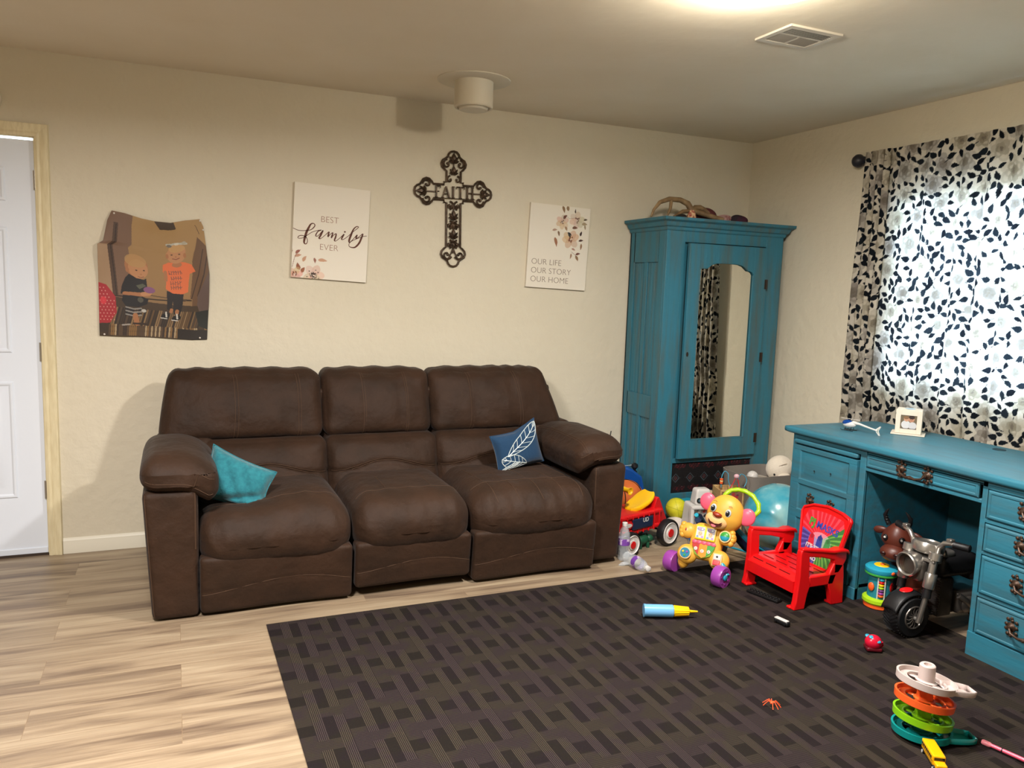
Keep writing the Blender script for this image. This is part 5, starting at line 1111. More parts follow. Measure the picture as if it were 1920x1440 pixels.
# frame to the wheels
for s in (-1, 1):
    st = [tilt @ Vector((s * .075, .035, .27)), Vector((s * .12, .22, .16)), Vector((s * .135, .40, .065))]
    b = MB().tube([tuple(q) for q in st], [.020, .024, .022], 10, flat=1.4); b.build('rear_strut', navyp, t)
    b = MB().tube([tuple(q + Vector((s * .012, -.004, .016))) for q in st], [.012, .014, .012], 8); b.build('strut_cover', aqua, t)
    MB().tube([(s * .10, .02, .10), (s * .145, .0, .055)], .016, 10).build('front_strut', aqua, t)
    r = .053
    for y, nm in ((-.02, purple), (.42, navyp)):
        w_ = MB().lathe([(r * .5, -.026), (r * .93, -.026), (r, -.018), (r, .018), (r * .93, .026), (r * .55, .026), (r * .50, .022), (.001, .022)], 36, T(s * .142 - .018, y, r) @ RY(90 * s)).build('wheel', nm, t)
        MB().lathe([(.014, .02), (.014, .030), (.011, .032), (.001, .032)], 20, T(s * .142 - .018, y, r) @ RY(90 * s)).build('hub_cap', aqua, w_)
        b = MB()
        for k in range(7): a = 2 * PI * k / 7; b.ball(.007, .007, .002, T(s * .142 - .018, y, r) @ RY(90 * s) @ T(.034 * math.cos(a), .034 * math.sin(a), .026), n=10, h=6)
        b.build('tread_dimple', pl('purple_dark', (120, 46, 128)) if y < 0 else black, w_)
MB().tube([(-.15, .42, .053), (.12, .42, .053)], .006, 8).build('axle', aqua, t)
# ---- red child's chair (faces -x)
t = thing('childs_chair', 'bright red plastic childs chair with a colourful sticker on its backrest', 'chair', (2.706, -1.62, .005))
ch = pl('chair_red', (214, 18, 22), .3)
def side(y, dy, sg):
    b = MB(); X = lambda x: x - 2.73
    M = T(0, y, 0) @ RX(90)
    h = dy / 2
    def pr(poly): b.prism([(X(x), z) for x, z in poly], -h, h, M)
    pr([(2.578, 0), (2.640, 0), (2.652, .07), (2.668, .115), (2.655, .15), (2.650, .245), (2.640, .27), (2.622, .284), (2.600, .278), (2.596, .26), (2.598, .16), (2.588, .04)])
    pr([(2.655, .10), (2.80, .10), (2.82, .15), (2.655, .15)])
    pr([(2.800, 0), (2.872, 0), (2.866, .13), (2.858, .19), (2.80, .20), (2.775, .15), (2.765, .11), (2.785, .07)])
    pr([(2.64, .245), (2.72, .235), (2.80, .215), (2.80, .15), (2.83, .15), (2.86, .19), (2.874, .215), (2.872, .245), (2.85, .262), (2.82, .256), (2.80, .245), (2.72, .262), (2.622, .285)])
    return b
for y, nm in ((-1.452, 'left'), (-1.788, 'right')):
    b = side(y + 1.62, .030, 1); b.build('side_frame', ch, t, .005)
    s_ = 1 if nm == 'left' else -1
    for xa, xb in ((-.155, -.092), (.07, .14)): MB().box(xa, xb, y + 1.62 - .02 * s_ - .012, y + 1.62 - .02 * s_ + .012, 0, .012).build('foot', ch, t, .004)
# arm tops broaden
for y in (-1.452, -1.788):
    b = MB(); Y = y + 1.62
    vs = []
    ptsA = [(-.125, .284, .016), (-.08, .278, .018), (-.01, .268, .018), (.06, .258, .020), (.10, .262, .028), (.135, .258, .030), (.148, .245, .026)]
    for x, z, hw in ptsA: vs += [(x, Y - hw, z - .010), (x, Y + hw, z - .010), (x, Y + hw, z + .004), (x, Y - hw, z + .004)]
    fs = [(i * 4 + k, i * 4 + (k + 1) % 4, (i + 1) * 4 + (k + 1) % 4, (i + 1) * 4 + k) for i in range(len(ptsA) - 1) for k in range(4)] + [(0, 1, 2, 3), (24, 25, 26, 27)]
    b.add(vs, fs); b.build('armrest', ch, t, .004)
# seat of slats
b = MB(); 
def seatz(x): return .150 + .012 * math.sin((x + .13) * 14) - .05 * max(0, (x + .13)) * .6
sx = [-.135, -.125, -.082, -.072, -.028, -.018, .030, .040, .095]
b.grid(40, 4, lambda u, v: (-.14 + .24 * u, -.158 + .316 * v, (.120 + .036 * math.sin(min(1, u * 5) * PI / 2)) - .020 * u)).grid(40, 4, lambda u, v: (-.14 + .24 * u, -.158 + .316 * v, (.106 + .036 * math.sin(min(1, u * 5) * PI / 2)) - .020 * u))
b.box(-.146, -.136, -.158, .158, .075, .128)
b.prism([(-.16, .13), (-.16, .07), (-.14, .085), (-.10, .10), (.10, .10), (.14, .085), (.16, .07), (.16, .13)], -.148, -.138, RZ(90) @ RX(90) @ S(1, 1, -1) ) 
b.build('seat', ch, t, angle=30)
for x_ in (-.118, -.062, -.005, .055):
    for y_ in (-.09, .0, .09): MB().box(x_ - .002, x_ + .002, y_ - .035 + .02 * math.sin(x_ * 90), y_ + .035 + .02 * math.sin(x_ * 90), .130, .1585 - .020 * (x_ + .14) / .24 + .0 - (.012 if x_ < -.1 else 0)).build('seat_slot', pl('chair_red_dark', (110, 8, 12), .5), t)
# backrest leaning back
BM = T(.095, -.03, .13) @ RY(13.2) @ RZ(0)
outl = [(-.100, .0), (.100, .0), (.128, .10), (.160, .24), (.152, .262), (.09, .288), (0, .300), (-.09, .292), (-.140, .276), (-.150, .262), (-.132, .12)]
def yz(poly, x0_, x1_, M): # polygon in (y,z), extruded along x
    b = MB(); n = len(poly); vs = [(x0_, y, z) for y, z in poly] + [(x1_, y, z) for y, z in poly]; b.add(vs, [tuple(range(n)), tuple(range(n, 2 * n))[::-1]] + [(i, (i + 1) % n, (i + 1) % n + n, i + n) for i in range(n)], M); return b
bk_ = yz(outl, .0, .018, BM).build('backrest', ch, t, .006, seg=3)
rimp = [(y, z) for y, z in outl]; b = MB().tube([BM @ Vector((-.001, y * .94, .006 + z * .965)) for y, z in rimp], .007, 8, closed=True); b.build('backrest_rim', ch, t)
sti = [(-.105, .012), (.088, .012), (.112, .10), (.130, .20), (.133, .225), (.08, .250), (0, .262), (-.08, .256), (-.126, .242), (-.116, .12)]
P_ = Paint(-.14, .14, 0, .27, 150, 150, (206, 26, 40))
for k in range(30):
    a = math.radians(k * 12 + 4); c_ = (226, 70, 84) if 30 < k * 12 < 150 else ((96, 90, 170) if 150 <= k * 12 < 262 else (110, 170, 70))
    base = (200, 24, 40) if 30 < k * 12 < 150 else ((60, 50, 120) if 150 <= k * 12 < 262 else (50, 110, 50))
    P_.poly([(0, .12), (.5 * math.cos(a), .12 + .5 * math.sin(a)), (.5 * math.cos(a + .21), .12 + .5 * math.sin(a + .21))], base)
    P_.poly([(0, .12), (.5 * math.cos(a), .12 + .5 * math.sin(a)), (.5 * math.cos(a + .08), .12 + .5 * math.sin(a + .08))], c_, .8)
P_.ell(0, .115, .085, .05, (206, 196, 214), .55)
for x, c_ in ((.06, (56, 130, 70)), (0, (40, 60, 140)), (-.062, (190, 30, 50))): P_.poly([(x - .025, .085), (x + .025, .085), (x + .018, .14), (x, .155), (x - .018, .14)], c_); P_.ell(x, .135, .012, .012, tuple(q * .8 for q in c_))
m_ = np.zeros(P_.X.shape, bool)
def stpos(X, Y):     # squeeze the grid into the sticker outline
    zz = 0.012 + Y / .27 * .240; w0 = np.interp(zz, [.012, .10, .20, .25], [.088, .112, .130, .112]); yy_ = -X / .14 * w0; top = .012 * (1 - (yy_ / .12) ** 2); zz = zz + top * (Y / .27)
    o_ = [[None] * 3]; px_ = X * 0 - .0012
    A = BM; return (A[0][0] * px_ + A[0][1] * yy_ + A[0][2] * zz + A[0][3], A[1][0] * px_ + A[1][1] * yy_ + A[1][2] * zz + A[1][3], A[2][0] * px_ + A[2][1] * yy_ + A[2][2] * zz + A[2][3])
stk = painted('sticker', P_, stpos, paintm, t); stk['label'] = 'colourful ray-patterned sticker with lettering'
TM = BM @ T(-.0022, 0, 0) @ RZ(-90) @ RX(90)
def lt(txt, size, x, z, m, wdt=.0006, rot=0): MB().text(txt, size, BM @ T(-.0024, -x, z) @ RZ(-90) @ RX(90) @ RZ(rot), width=wdt, align='CENTER', depth=.0003).build('sticker_lettering', m, stk)
lt('PJ', .052, -.070, .186, greenp, .0016, -4); lt('MASKS', .046, .028, .178, pl('logo_blue', (50, 70, 160)), .0010, -5)
lt("IT'S TIME", .028, -.022, .078, white, .0008, -3); lt('TO BE A', .030, -.022, .052, pl('letter_red', (226, 40, 40)), .0010, -3); lt('HERO', .026, -.030, .027, white, .0008, -3)
b = MB(); b.box(.085, .112, -.160, .160, .085, .135); b.build('cross_rail', ch, t, .004)
# ---- activity drum
t = thing('activity_drum', 'baby activity drum with teal top and lime base beside the red chair', 'toy', (2.985, -1.882, .005), -20)
MB().lathe([(.060, 0), (.066, .004), (.066, .018), (.062, .022)], 40).build('base_ring', orange, t); MB().lathe([(.066, .020), (.073, .028), (.072, .042), (.060, .050)], 40).build('base_band', lime, t)
MB().lathe([(.054, .046), (.052, .10), (.054, .155)], 40).build('drum_body', pl('drum_teal', (40, 128, 140)), t); MB().lathe([(.062, .152), (.070, .158), (.070, .164), (.062, .168)], 40).build('green_band', greenp, t)
MB().lathe([(.066, .164), (.071, .172), (.070, .186), (.060, .194), (.03, .197), (.001, .198)], 40).build('drum_head', aqua, t)
MB().lathe([(.034, .196), (.030, .200), (.001, .201)], 32).build('head_disc', yellow, t); MB().ball(.010, .010, .004, T(0, -.005, .202)).build('head_button', orange, t)
for a0 in (-128, -98):
    a = math.radians(a0); b = MB(); b.box(-.003, .003, -.004, .004, .05, .155, T(.054 * math.cos(a), .054 * math.sin(a), 0) @ RZ(a0 + 90)); b.build('side_rail', white, t, .001)
a = math.radians(-113)
for k, c_ in enumerate((orange, purple, pl('plum', (110, 60, 120)), lime, yellow, red, aqua)): MB().lathe([(.003, 0), (.010, .001), (.012, .006), (.010, .011), (.003, .012)], 16, T(.054 * math.cos(a), .054 * math.sin(a), .060 + .0128 * k)).build('spin_bead', c_, t)
a = math.radians(-55); lb = MB().ball(.017, .004, .022, T(.0535 * math.cos(a), .0535 * math.sin(a), .105) @ RZ(-55 + 90), n=20).build('ladybird_picture', red, t)
b = MB()
for x, z in ((-.006, .004), (.006, .006), (-.005, -.008), (.006, -.006), (0, .014), (0, -.015)): b.ball(.003, .0015, .003, T(.0535 * math.cos(a), .0535 * math.sin(a), .105) @ RZ(-55 + 90) @ T(x, -.0038, z), n=8, h=6)
b.build('ladybird_spot', black, lb)
a = math.radians(-160); MB().ball(.008, .016, .02, T(.056 * math.cos(a), .056 * math.sin(a), .10) @ RZ(20)).build('side_knob', orange, t)
a = math.radians(-75); MB().ball(.010, .005, .008, T(.070 * math.cos(a), .070 * math.sin(a), .178) @ RZ(15)).build('rim_button', orange, t); a = math.radians(-50); MB().ball(.014, .006, .008, T(.069 * math.cos(a), .069 * math.sin(a), .178) @ RZ(40)).build('rim_button', navyp, t)
# ---- brown bull hopper
t = thing('bull_hopper', 'brown rubber bull hopping toy with black horns inside the desk kneehole', 'toy', (3.095, -1.895, 0), -84)
def q_(P): return P
b = MB(); 
ctl = [((0, .09, .13), .10, .13), ((0, -.01, .18), .08, .09)]
b.ball(.078, .15, .095, T(0, .12, .12), n=32, h=20); b.ball(.062, .066, .085, T(0, .02, .22) @ RX(25), n=28, h=18); b.build('body', browntoy, t)
for s in (-1, 1):
    for y in (.03, .20): MB().lathe([(.03, 0), (.033, .01), (.028, .05), (.035, .10)], 18, T(s * .045, y, 0)).build('leg', browntoy, t)
HB = T(0, -.045, .325) @ RZ(16) @ RX(8)
def hb(q):
    k = q.z / .075
    return Vector((q.x * (.84 + .26 * (1 - abs(k)) if k > -.2 else .95), q.y, q.z))
b = MB().ball(.066, .064, .078, HB, n=36, h=24, fn=hb); hd_ = b.build('head', browntoy, t)
b = MB().ball(.056, .044, .038, HB @ T(0, -.060, -.046) @ RX(12), n=32, h=18); b.build('muzzle', browntoy, hd_)
for s in (-1, 1):
    MB().ball(.012, .006, .009, HB @ T(s * .028, -.101, -.040)).build('nostril', pl('bull_dark', (44, 16, 14)), hd_)
    e = MB().ball(.013, .008, .016, HB @ T(s * .036, -.054, .018) @ RZ(s * 22)).build('eye', black, hd_); MB().ball(.0055, .003, .0055, HB @ T(s * .037, -.0625, .022)).build('eye_glint', white, e)
    b = MB().ball(.032, .012, .018, HB @ T(s * .080, .004, .026) @ RY(s * 14), n=24, fn=lambda q: Vector((q.x, q.y, q.z * (1 - .3 * q.x / .04)))); b.build('ear', browntoy, hd_)
    b = MB().tube([HB @ Vector((s * .040, -.005, .065)), HB @ Vector((s * .052, -.008, .090)), HB @ Vector((s * .056, -.014, .112)), HB @ Vector((s * .046, -.020, .134)), HB @ Vector((s * .036, -.024, .148))], [.012, .010, .009, .006, .002], 12)
    for k in range(4): b.torus(.0105 - .001 * k, .0018, 14, 5, HB @ T(s * (.046 + .003 * k), -.006 - .002 * k, .078 + .013 * k))
    b.build('horn', black, hd_)
# ---- toy motorcycle
chrome = mat('silver_plastic', (176, 172, 166), .28, .85); dkc = mat('dark_silver', (110, 104, 98), .35, .7)
t = thing('toy_motorcycle', 'silver and black childs ride-on motorcycle parked in the desk kneehole', 'ride-on toy', (2.838, -2.150, .005), -93)
r = .090
w_ = MB().lathe([(.048, -.042), (.080, -.043), (.088, -.033), (r, 0), (.088, .033), (.080, .043), (.048, .042)], 48, T(0, 0, r) @ RY(90)).build('front_wheel', black, t)
b = MB()
for k in range(36):
    a = 2 * PI * k / 36
    for s in (-1, 1): b.box(-.019, .019, -.0022, .0022, -.0022, .0022, T(0, 0, r) @ RX(math.degrees(a)) @ T(s * .020, 0, r - .0015) @ RZ(s * 32))
b.build('tyre_tread', black, w_)
b = MB(); b.torus(.047, .004, 36, 8, T(-.042, 0, r) @ RY(90)).torus(.047, .004, 36, 8, T(.042, 0, r) @ RY(90)); b.cyl(.010, .082, 16, T(-.041, 0, r) @ RY(90))
for k in range(12): a = 2 * PI * k / 12; b.tube([(.044, .010 * math.cos(a), r + .010 * math.sin(a)), (.042, .030 * math.cos(a + .25), r + .030 * math.sin(a + .25)), (.042, .046 * math.cos(a), r + .046 * math.sin(a))], .0028, 6)
b.build('wheel_rim', dkc, w_)
MB().lathe([(.046, 0), (.046, .002)], 36, T(.034, 0, r) @ RY(90)).build('hub_disc', black, w_)
MB().tube([(-.074, 0, r), (.074, 0, r)], .009, 14).build('axle', chrome, t)
for s in (-1, 1):
    x = s * .066
    MB().tube([(x, -.004, r - .012), (x, .030, .20)], .011, 14).build('fork_lower', dkc, t)
    MB().tube([(x, .027, .185), (x, .035, .235)], .018, 14).build('fork_boot', black, t); MB().lathe([(.022, 0), (.024, .004), (.024, .06), (.022, .064)], 20, T(x, .033, .225) @ RX(-11)).build('fork_sleeve', chrome, t)
    MB().tube([(x, .042, .285), (x, .056, .365)], .016, 14).build('fork_tube', chrome, t); MB().lathe([(.026, 0), (.026, .028), (.024, .030)], 20, T(x, .054, .345) @ RX(-11)).build('fork_clamp', chrome, t)
    hb_ = MB().tube([(s * .060, .075, .37), (s * .068, .072, .40), (s * .088, .074, .422), (s * .112, .080, .428), (s * .130, .086, .426)], .011, 12).build('handlebar', chrome, t)
    MB().lathe([(.012, 0), (.015, .003), (.014, .012), (.015, .02), (.014, .03), (.015, .04), (.014, .055), (.016, .062), (.010, .066)], 16, T(s * .122, .083, .426) @ RZ(20 * s if s > 0 else -20) @ RY(90 * s)).build('grip', black, hb_)
    MB().box(-.012, .012, -.012, .012, 0, .014, T(s * .112, .078, .434)).build('brake_lever_cap', chrome, hb_, .003)
MB().box(-.08, .08, .035, .08, .33, .345).build('triple_clamp', chrome, t, .004)
# headlight
Hm = T(-.008, -.005, .31) @ RX(96)
hl = MB().lathe([(.020, -.075), (.036, -.060), (.046, -.03), (.048, 0), (.052, .004), (.052, .014), (.048, .018), (.043, .014), (.041, .006)], 40, Hm, cap=False).build('headlight', chrome, t, angle=25)
MB().lathe([(.041, .006), (.040, -.01), (.030, -.028), (.012, -.036), (.001, -.037)], 32, Hm, cap=False).build('reflector', mat('reflector', (200, 192, 180), .12, 1), hl)
MB().lathe([(.043, .010), (.030, .015), (.001, .017)], 32, Hm, cap=False).build('lens', mat('clear_lens', (250, 250, 250), .02, trans=1, ior=1.2), hl)
b = MB(); bx(b, 0, .045, .285, .040, .035, .045, .014, n=8); b.build('headlight_bracket', dkc, t)
MB().lathe([(.052, .0), (.062, .010), (.064, .035), (.058, .046), (.050, .048), (.046, .042), (.001, .040)], 40, T(.0, .085, .355) @ RX(-8)).build('speedometer_pod', chrome, t)
b = MB()
def fen(u, v): a = math.radians(20 + 120 * u); rr = r + .016; x = -.040 + .08 * v; return (x, -rr * math.cos(a), r + rr * math.sin(a) - .010 * abs(2 * v - 1) ** 2)
b.grid(20, 8, fen); o_ = b.build('front_fender', black, t, solid=.004); MB().ball(.022, .03, .004, T(0, -.012, r + .108) @ RX(8)).build('fender_badge', red, o_)
b = MB(); bx(b, 0, .22, .30, .062, .11, .048, .03, n=12); b.build('fuel_tank', black, t); b = MB(); bx(b, .0, .16, .352, .05, .035, .016, .014, n=10); b.build('tank_panel', chrome, t)
b = MB(); bx(b, 0, .38, .26, .062, .10, .032, .02, n=10); b.build('saddle', black, t)
b = MB(); bx(b, 0, .17, .16, .042, .042, .085, .012, n=6)
for k in range(14): b.box(-.045, .045, .125, .130, .085 + .011 * k, .090 + .011 * k)
b.build('radiator', pl('grey_dark', (60, 56, 54), .5), t)
b = MB(); bx(b, 0, .30, .13, .055, .07, .05, .02, n=8); b.lathe([(.034, 0), (.038, .006), (.030, .016), (.012, .022), (.001, .022)], 24, T(.055, .28, .125) @ RY(90)).lathe([(.026, 0), (.028, .006), (.018, .014), (.001, .015)], 24, T(.055, .35, .105) @ RY(90)); b.tube([(.06, .22, .17), (.075, .25, .15), (.078, .33, .085), (.078, .46, .075)], .013, 12); b.build('engine', dkc, t)
MB().lathe([(.045, -.03), (.078, -.032), (.088, -.02), (.09, 0), (.088, .02), (.078, .032), (.045, .03)], 36, T(0, .46, .09) @ RY(90)).build('rear_wheel', black, t)
MB().box(-.014, .014, .10, .42, .075, .10).build('frame_rail', black, t, .004)
# ---- spiral ball tower
t = thing('ball_ramp_tower', 'stacked ball ramp toy with white, orange, green and teal discs on the rug', 'toy', (2.222, -2.742, .005), -23)
def disc(z, m, nm, tail=None, tx=0, ty=6):
    M = T(0, 0, z) @ RY(tx) @ RX(-3); R0 = .088
    b = MB().lathe([(R0 * .97, -.012), (R0, -.010), (R0 + .002, .010), (R0 - .003, .010), (R0 - .005, -.004), (R0 * .72, -.007), (R0 * .70, .001), (R0 * .66, .001), (R0 * .64, -.009)], 56, M, cap=False)
    for a0 in (20, 110, 215, 300):
        a = math.radians(a0); c_, s_ = math.cos(a), math.sin(a)
        b.add([(.02 * c_ - .012 * s_, .02 * s_ + .012 * c_, -.004), (.02 * c_ + .012 * s_, .02 * s_ - .012 * c_, -.004), (.062 * c_ + .018 * s_, .062 * s_ - .018 * c_, -.008), (.062 * c_ - .018 * s_, .062 * s_ + .018 * c_, -.008)], [(0, 1, 2, 3)], M)
    b.lathe([(.030, -.008), (.032, -.002), (.026, .002)], 28, M, cap=False)
    if tail:
        L_, zz = tail
        pr = [(-.028, .010), (-.026, -.008), (.026, -.008), (.028, .010)]
        vs = []
        for u in np.linspace(0, 1, 8):
            x = .045 + (L_ - .045) * u; y0 = -.036 + .012 * u
            for py_, pz in pr: vs.append((x, y0 + py_ * 1.35 * (1 - .35 * u ** 4), pz + zz * u))
        fs = [(i * 4 + k, i * 4 + k + 1, (i + 1) * 4 + k + 1, (i + 1) * 4 + k) for i in range(7) for k in range(3)]; b.add(vs, fs, M)
        b.add([vs[-4], vs[-3], vs[-2], vs[-1]], [(0, 1, 2, 3)], M)
    return b.build(nm, m, t, solid=.0025, angle=40)
whitec = pl('warm_white', (200, 184, 178), .35)
disc(.190, whitec, 'white_disc', (.138, -.002), 9); disc(.128, orange, 'orange_disc', None, 8); disc(.068, pl('disc_green', (128, 190, 24), .2), 'green_disc', None, 8); disc(.022, pl('disc_teal', (16, 134, 130), .25), 'teal_disc', (.155, -.008), 1.5)
MB().lathe([(.026, .185), (.024, .242), (.021, .245), (.012, .245), (.012, .235)], 32).build('top_column', whitec, t)
for z0, z1, m in ((.126, .180, orange), (.066, .124, pl('disc_green', (0, 0, 0))), (.004, .064, pl('disc_teal', (0, 0, 0)))): MB().lathe([(.026, z0), (.020, z1)], 28).build('column_section', m, t)
MB().lathe([(.045, 0), (.045, .004), (.02, .012)], 36).build('base_plate', pl('disc_teal', (0, 0, 0)), t)
# ---- school bus
by = pl('bus_yellow', (240, 172, 10), .3)
t = thing('toy_school_bus', 'yellow toy school bus at the bottom of the rug', 'toy bus', (2.135, -2.862, 0), -123)
b = MB(); bx(b, -.012, 0, .028, .052, .019, .017, .005, n=8); bx(b, .050, 0, .020, .016, .016, .010, .004, n=6); b.build('body', by, t)
b = MB()
for s in (-1, 1): b.box(-.06, .036, s * .0192 - .0004, s * .0192 + .0004, .0255, .027).box(-.06, .036, s * .0192 - .0004, s * .0192 + .0004, .018, .019)
b.build('side_stripe', black, t)
gls = pl('dark_glass', (30, 28, 30), .1)
b = MB().box(.0385, .0405, -.015, .015, .031, .040)
for k in range(7):
    for s in (-1, 1): b.box(-.056 + .0125 * k, -.047 + .0125 * k, s * .0193 - .0004, s * .0193 + .0004, .030, .038)
b.build('windows', gls, t)
for x in (-.045, .048):
    for y in (-.018, .018): w_ = MB().lathe([(.009, -.003), (.010, 0), (.009, .003)], 20, T(x, y, .010) @ RX(90)).build('wheel', black, t); MB().cyl(.005, .0075, 14, T(x, y + .00375, .010) @ RX(90)).build('hub_cap', white, w_)
MB().box(.066, .068, -.016, .016, .007, .012).build('bumper', black, t); MB().box(.0655, .0665, -.009, .009, .014, .024).build('grille', black, t)
# ---- pink wand
t = thing('toy_wand', 'pink toy wand on the rug at the lower right corner', 'toy', (2.37, -2.87, .0165), -76)
MB().tube([(0, 0, -.0), (.15, 0, 0), (.34, 0, 0)], [.006, .0065, .0065], 12).build('rod', pink, t); MB().lathe([(.007, 0), (.0085, .004), (.0085, .022), (.006, .028)], 16, T(-.02, 0, 0) @ RY(90)).build('tip', pl('light_pink', (240, 140, 150)), t)
MB().tube([(.038, 0, 0), (.041, 0, 0)], .0075, 12).build('band', black, t)
# ---- orange spider
t = thing('toy_spider', 'tiny orange plastic spider on the dark rug', 'toy', (1.878, -2.430, .009), 20)
om = pl('neon_orange', (246, 90, 44), .4); b = MB().ball(.008, .006, .005, T(0, 0, .010)).ball(.005, .004, .004, T(.010, 0, .009)); b.build('body', om, t)
for s in (-1, 1):
    for k in range(4): a = math.radians(35 + 36 * k) * s; c_, s_ = math.cos(a), math.sin(a); MB().tube([(0, 0, .010), (.014 * c_, .014 * s_, .017), (.024 * c_, .024 * s_, .008), (.031 * c_, .031 * s_, .0012)], .0013, 6).build('leg', om, t)
# ---- balloon pump
t = thing('balloon_pump', 'light blue balloon pump with yellow nozzle lying on the rug', 'pump', (1.98, -1.688, .037), -22)
MB().lathe([(.020, -.128), (.027, -.126), (.027, -.002), (.025, 0)], 36, RY(90)).build('barrel', pl('sky_blue', (112, 170, 214), .25), t); MB().lathe([(.028, -.129), (.028, -.121)], 36, RY(90)).build('end_ring', pl('sky_blue', (0, 0, 0)), t)
b = MB().lathe([(.024, .001), (.024, .004), (.018, .068), (.014, .070), (.008, .072), (.006, .078), (.0035, .108), (.001, .108)], 28, RY(90))
for k in range(14): a = 2 * PI * k / 14; b.tube([(.004, .0235 * math.cos(a), .0235 * math.sin(a)), (.068, .0180 * math.cos(a), .0180 * math.sin(a))], .0016, 6)
b.build('nozzle', yellow, t)
# ---- upturned toy car, building plate, red rattle car
t = thing('toy_car', 'small white and black toy car lying on the rug in front of the red chair', 'toy car', (2.398, -1.900, .009), -80)
b = MB(); bx(b, 0, 0, .009, .036, .014, .009, .006, n=10, fn=lambda P, q: Vector((P.x, P.y * (1 - .12 * abs(q[0])), P.z))); b.build('body', black, t)
b = MB(); bx(b, -.002, 0, .0185, .032, .0105, .003, .0025, n=8); b.build('white_underside', white, t)
for x in (-.024, .024):
    for y in (-.014, .014): MB().lathe([(.006, -.003), (.007, 0), (.006, .003)], 16, T(x, y, .010) @ RX(90)).build('wheel', black, t)
t = thing('brick_plate', 'long black studded building plate on the rug in front of the red chair', 'building brick', (2.537, -1.625, .009), -76)
b = MB(); b.box(-.085, .085, -.020, .020, 0, .009)
for i in range(10):
    for j in (-1, 1): b.cyl(.0062, .004, 12, T(-.0765 + .017 * i, j * .009, .009))
b.build('plate', pl('matte_black', (16, 15, 16), .5), t, .001)
t = thing('rattle_car', 'small round red toy car with teal spots near the ball tower', 'toy car', (2.578, -2.222, .009), -30)
MB().ball(.033, .030, .030, T(0, 0, .032), n=28, h=18).build('body', pl('toy_red', (196, 20, 50), .25), t); b = MB(); bx(b, 0, 0, .008, .030, .026, .008, .006, n=8); b.build('base', pl('toy_dark_red', (90, 10, 24), .4), t)
for x, y, z in ((-.012, -.010, .056), (.012, -.021, .044), (-.02, .012, .052)): MB().ball(.010, .009, .004, T(x, y, z) @ RX(25)).build('spot', aqua, t)
MB().tube([(.030, -.012, .040), (.036, -.006, .024), (.032, .0, .012)], .003, 8).build('bumper', pl('toy_red', (0, 0, 0)), t)
# ---- bottles
clear = mat('clear_bottle', (225, 232, 236), .06, alpha=.30, spec=.9); lab = mat('purple_label', (110, 60, 150), .5, noise=30, rgb2=(210, 190, 220), lo=.55, hi=.6)
bprof = [(.001, .002), (.026, .0), (.030, .006), (.031, .02), (.029, .03), (.031, .04), (.029, .05), (.031, .06), (.029, .075), (.031, .08), (.031, .125), (.029, .13), (.030, .14), (.022, .165), (.013, .182), (.012, .190)]
def bottle(label, loc, M):
    t = thing('water_bottle', label, 'bottle', loc); MB().lathe(bprof, 32, M, cap=False).build('bottle_body', clear, t)
    MB().lathe([(.0316, .084), (.0316, .120)], 32, M, cap=False).build('bottle_label', lab, t); MB().lathe([(.0145, .186), (.0145, .202), (.012, .204), (.001, .204)], 24, M).build('cap', white, t); return t
bottle('clear water bottle lying on the floor with its white cap towards the rug', (2.168, -.992, .031), RZ(2) @ RX(90))
bottle('clear water bottle standing upright between the sofa arm and the ride-on car', (2.173, -.952, 0), I4)
lump('plastic_wrap', 'crumpled clear plastic wrap at the foot of the sofa arm', 'wrapper', (2.135, -1.03, 0), (.030, .02, .010), clear, 4, .5)
# ---- green dinosaur under the ride-on car
t = thing('toy_dinosaur', 'dark green rubber dinosaur lying under the red ride-on car', 'toy', (2.385, -.80, 0), 12)
gd = pl('dino_green', (24, 78, 54), .45); b = MB().ball(.055, .032, .030, T(-.01, 0, .042), n=28, h=16).ball(.026, .024, .022, T(.048, -.004, .044) @ RY(10), n=22, h=14)
for k in range(7): b.ball(.004, .003, .007, T(-.045 + .013 * k, 0, .070 - .00 * k), n=8, h=6)
b.tube([(-.055, 0, .04), (-.085, .004, .03), (-.11, .01, .015)], [.020, .012, .004], 10); b.build('body', gd, t)
for x, y in ((.022, -.024), (-.035, -.024), (.022, .022), (-.035, .022)): MB().lathe([(.009, 0), (.010, .006), (.009, .03)], 12, T(x, y, 0)).build('leg', gd, t)
# ---- loose sticks
for k, (x, y, a) in enumerate(((2.700, -.800, 60), (2.675, -.835, 52))):
    o = MB().tube([(-.055, 0, .005), (.055, 0, .005)], .005, 8).build('toy_stick', mat('grey_stick', (120, 112, 104), .7)); put(o, (x, y, 0), a, 'thin grey stick on the floor beside the toy truck, ' + ('nearer the wardrobe' if k == 0 else 'nearer the ride-on car'), 'stick')
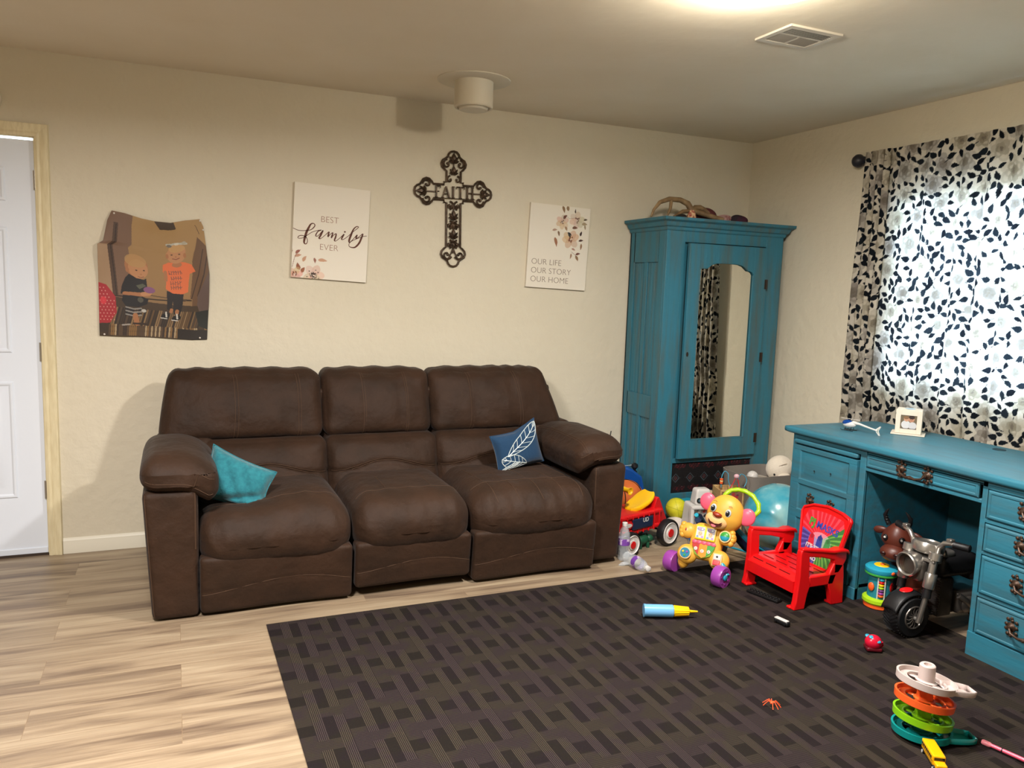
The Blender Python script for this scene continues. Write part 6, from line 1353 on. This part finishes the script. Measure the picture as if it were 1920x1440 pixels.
# ================================================================ on the desk
ZD = .760
t = thing('toy_helicopter', 'small white and blue toy helicopter on the left end of the desk', 'toy helicopter', (3.110, -1.510, ZD), -78)
def nosef(q): return Vector((q.x, q.y * (1 - .25 * max(0, q.x / .035)), q.z * (1 - .1 * (q.x / .035))))
MB().ball(.036, .018, .018, T(-.004, 0, .032), n=28, h=18, fn=nosef).build('cabin', white, t)
MB().ball(.030, .0175, .0165, T(-.012, 0, .037), n=24, h=16).build('canopy', pl('canopy_blue', (14, 60, 130), .2), t)
MB().tube([(.015, 0, .042), (.05, 0, .040), (.10, 0, .030), (.145, 0, .022)], [.010, .006, .0045, .004], 10).build('tail_boom', white, t)
b = MB(); b.prism([(.132, .026), (.156, .046), (.162, .044), (.150, .022), (.160, -.0), (.152, .0), (.138, .016)], -.0015, .0015, RX(90)); b.build('tail_fin', white, t); b = MB(); b.prism([(.142, .022), (.153, .036), (.146, .022), (.153, .006)], -.0019, .0019, RX(90)); b.build('fin_decal', pl('decal_green', (40, 110, 50)), t)
b = MB()
for s in (-1, 1): b.tube([(-.040, s * .018, .006), (-.034, s * .018, .002), (.028, s * .018, .002)], .0016, 6).tube([(-.018, s * .008, .018), (-.018, s * .018, .002)], .0013, 6).tube([(.012, s * .008, .018), (.012, s * .018, .002)], .0013, 6)
b.build('skid', black, t); MB().tube([(0, 0, .048), (0, 0, .060)], .002, 8).build('rotor_mast', black, t)
for a in (8, 188): b = MB(); b.box(0, .048, -.004, .004, .0585, .0597, RZ(a)); b.build('rotor_blade', white, t)
t = thing('photo_cube', 'white photo cube showing two children, standing on the desk by the curtain', 'photo frame', (3.345, -1.655, ZD), -53)
cubew = mat('cube_white', (226, 214, 196), .5)
b = MB(); bx(b, 0, 0, .0035, .076, .062, .0035, .002, n=4); b.build('base', cubew, t); b = MB(); bx(b, 0, .004, .066, .058, .050, .059, .005, n=8); b.build('cube', cubew, t)
b = MB(); z0, z1, w0 = .030, .098, .036
y0_, y1_ = -.0505, -.0455
b.box(-.058, -w0, y0_, y1_, .008, .124).box(w0, .058, y0_, y1_, .008, .124).box(-w0, w0, y0_, y1_, .008, z0).box(-w0, w0, y0_, y1_, z1, .124); b.build('front_frame', cubew, t, .001)
P_ = Paint(-.037, .037, .029, .099, 74, 70, (108, 96, 74))
P_.ell(-.012, .052, .020, .020, (206, 206, 206)); P_.ell(.018, .048, .018, .018, (198, 198, 200)); P_.ell(-.010, .080, .012, .013, (196, 150, 120)); P_.ell(-.012, .086, .012, .008, (130, 96, 66)); P_.ell(.012, .080, .013, .015, (184, 134, 106)); P_.ell(.013, .089, .013, .009, (52, 36, 30)); P_.ell(.008, .080, .0015, .0015, (50, 30, 26)); P_.ell(.017, .080, .0015, .0015, (50, 30, 26)); P_.line([(.009, .073), (.016, .073)], .0014, (130, 60, 50)); P_.line([(-.03, .03), (.03, .032)], .006, (70, 74, 80), .6)
painted('photo', P_, lambda X, Y: (X, X * 0 - .0468, Y), paintm, t)
MB().box(-.020, .020, -.020, .020, .1255, .1262, RZ(30)).build('top_picture', pl('sky_print', (150, 190, 214), .5), t)
b = MB(); b.box(-.0588, -.058, -.030, .030, .03, .10); b.build('side_photo', mat('side_photo_grey', (176, 170, 156), .5), t)
# ================================================================ repeats of a kind share a group phrase
for o in list(C.objects):
    if o.parent is None:
        g = {'throw_pillow': 'throw pillows on the sofa', 'canvas_sign': 'canvas signs on the back wall', 'water_bottle': 'water bottles by the sofa arm', 'toy_stick': 'loose sticks on the floor', 'antler': 'antlers on the wardrobe top'}.get(o.name.split('.')[0])
        if g: o['group'] = g
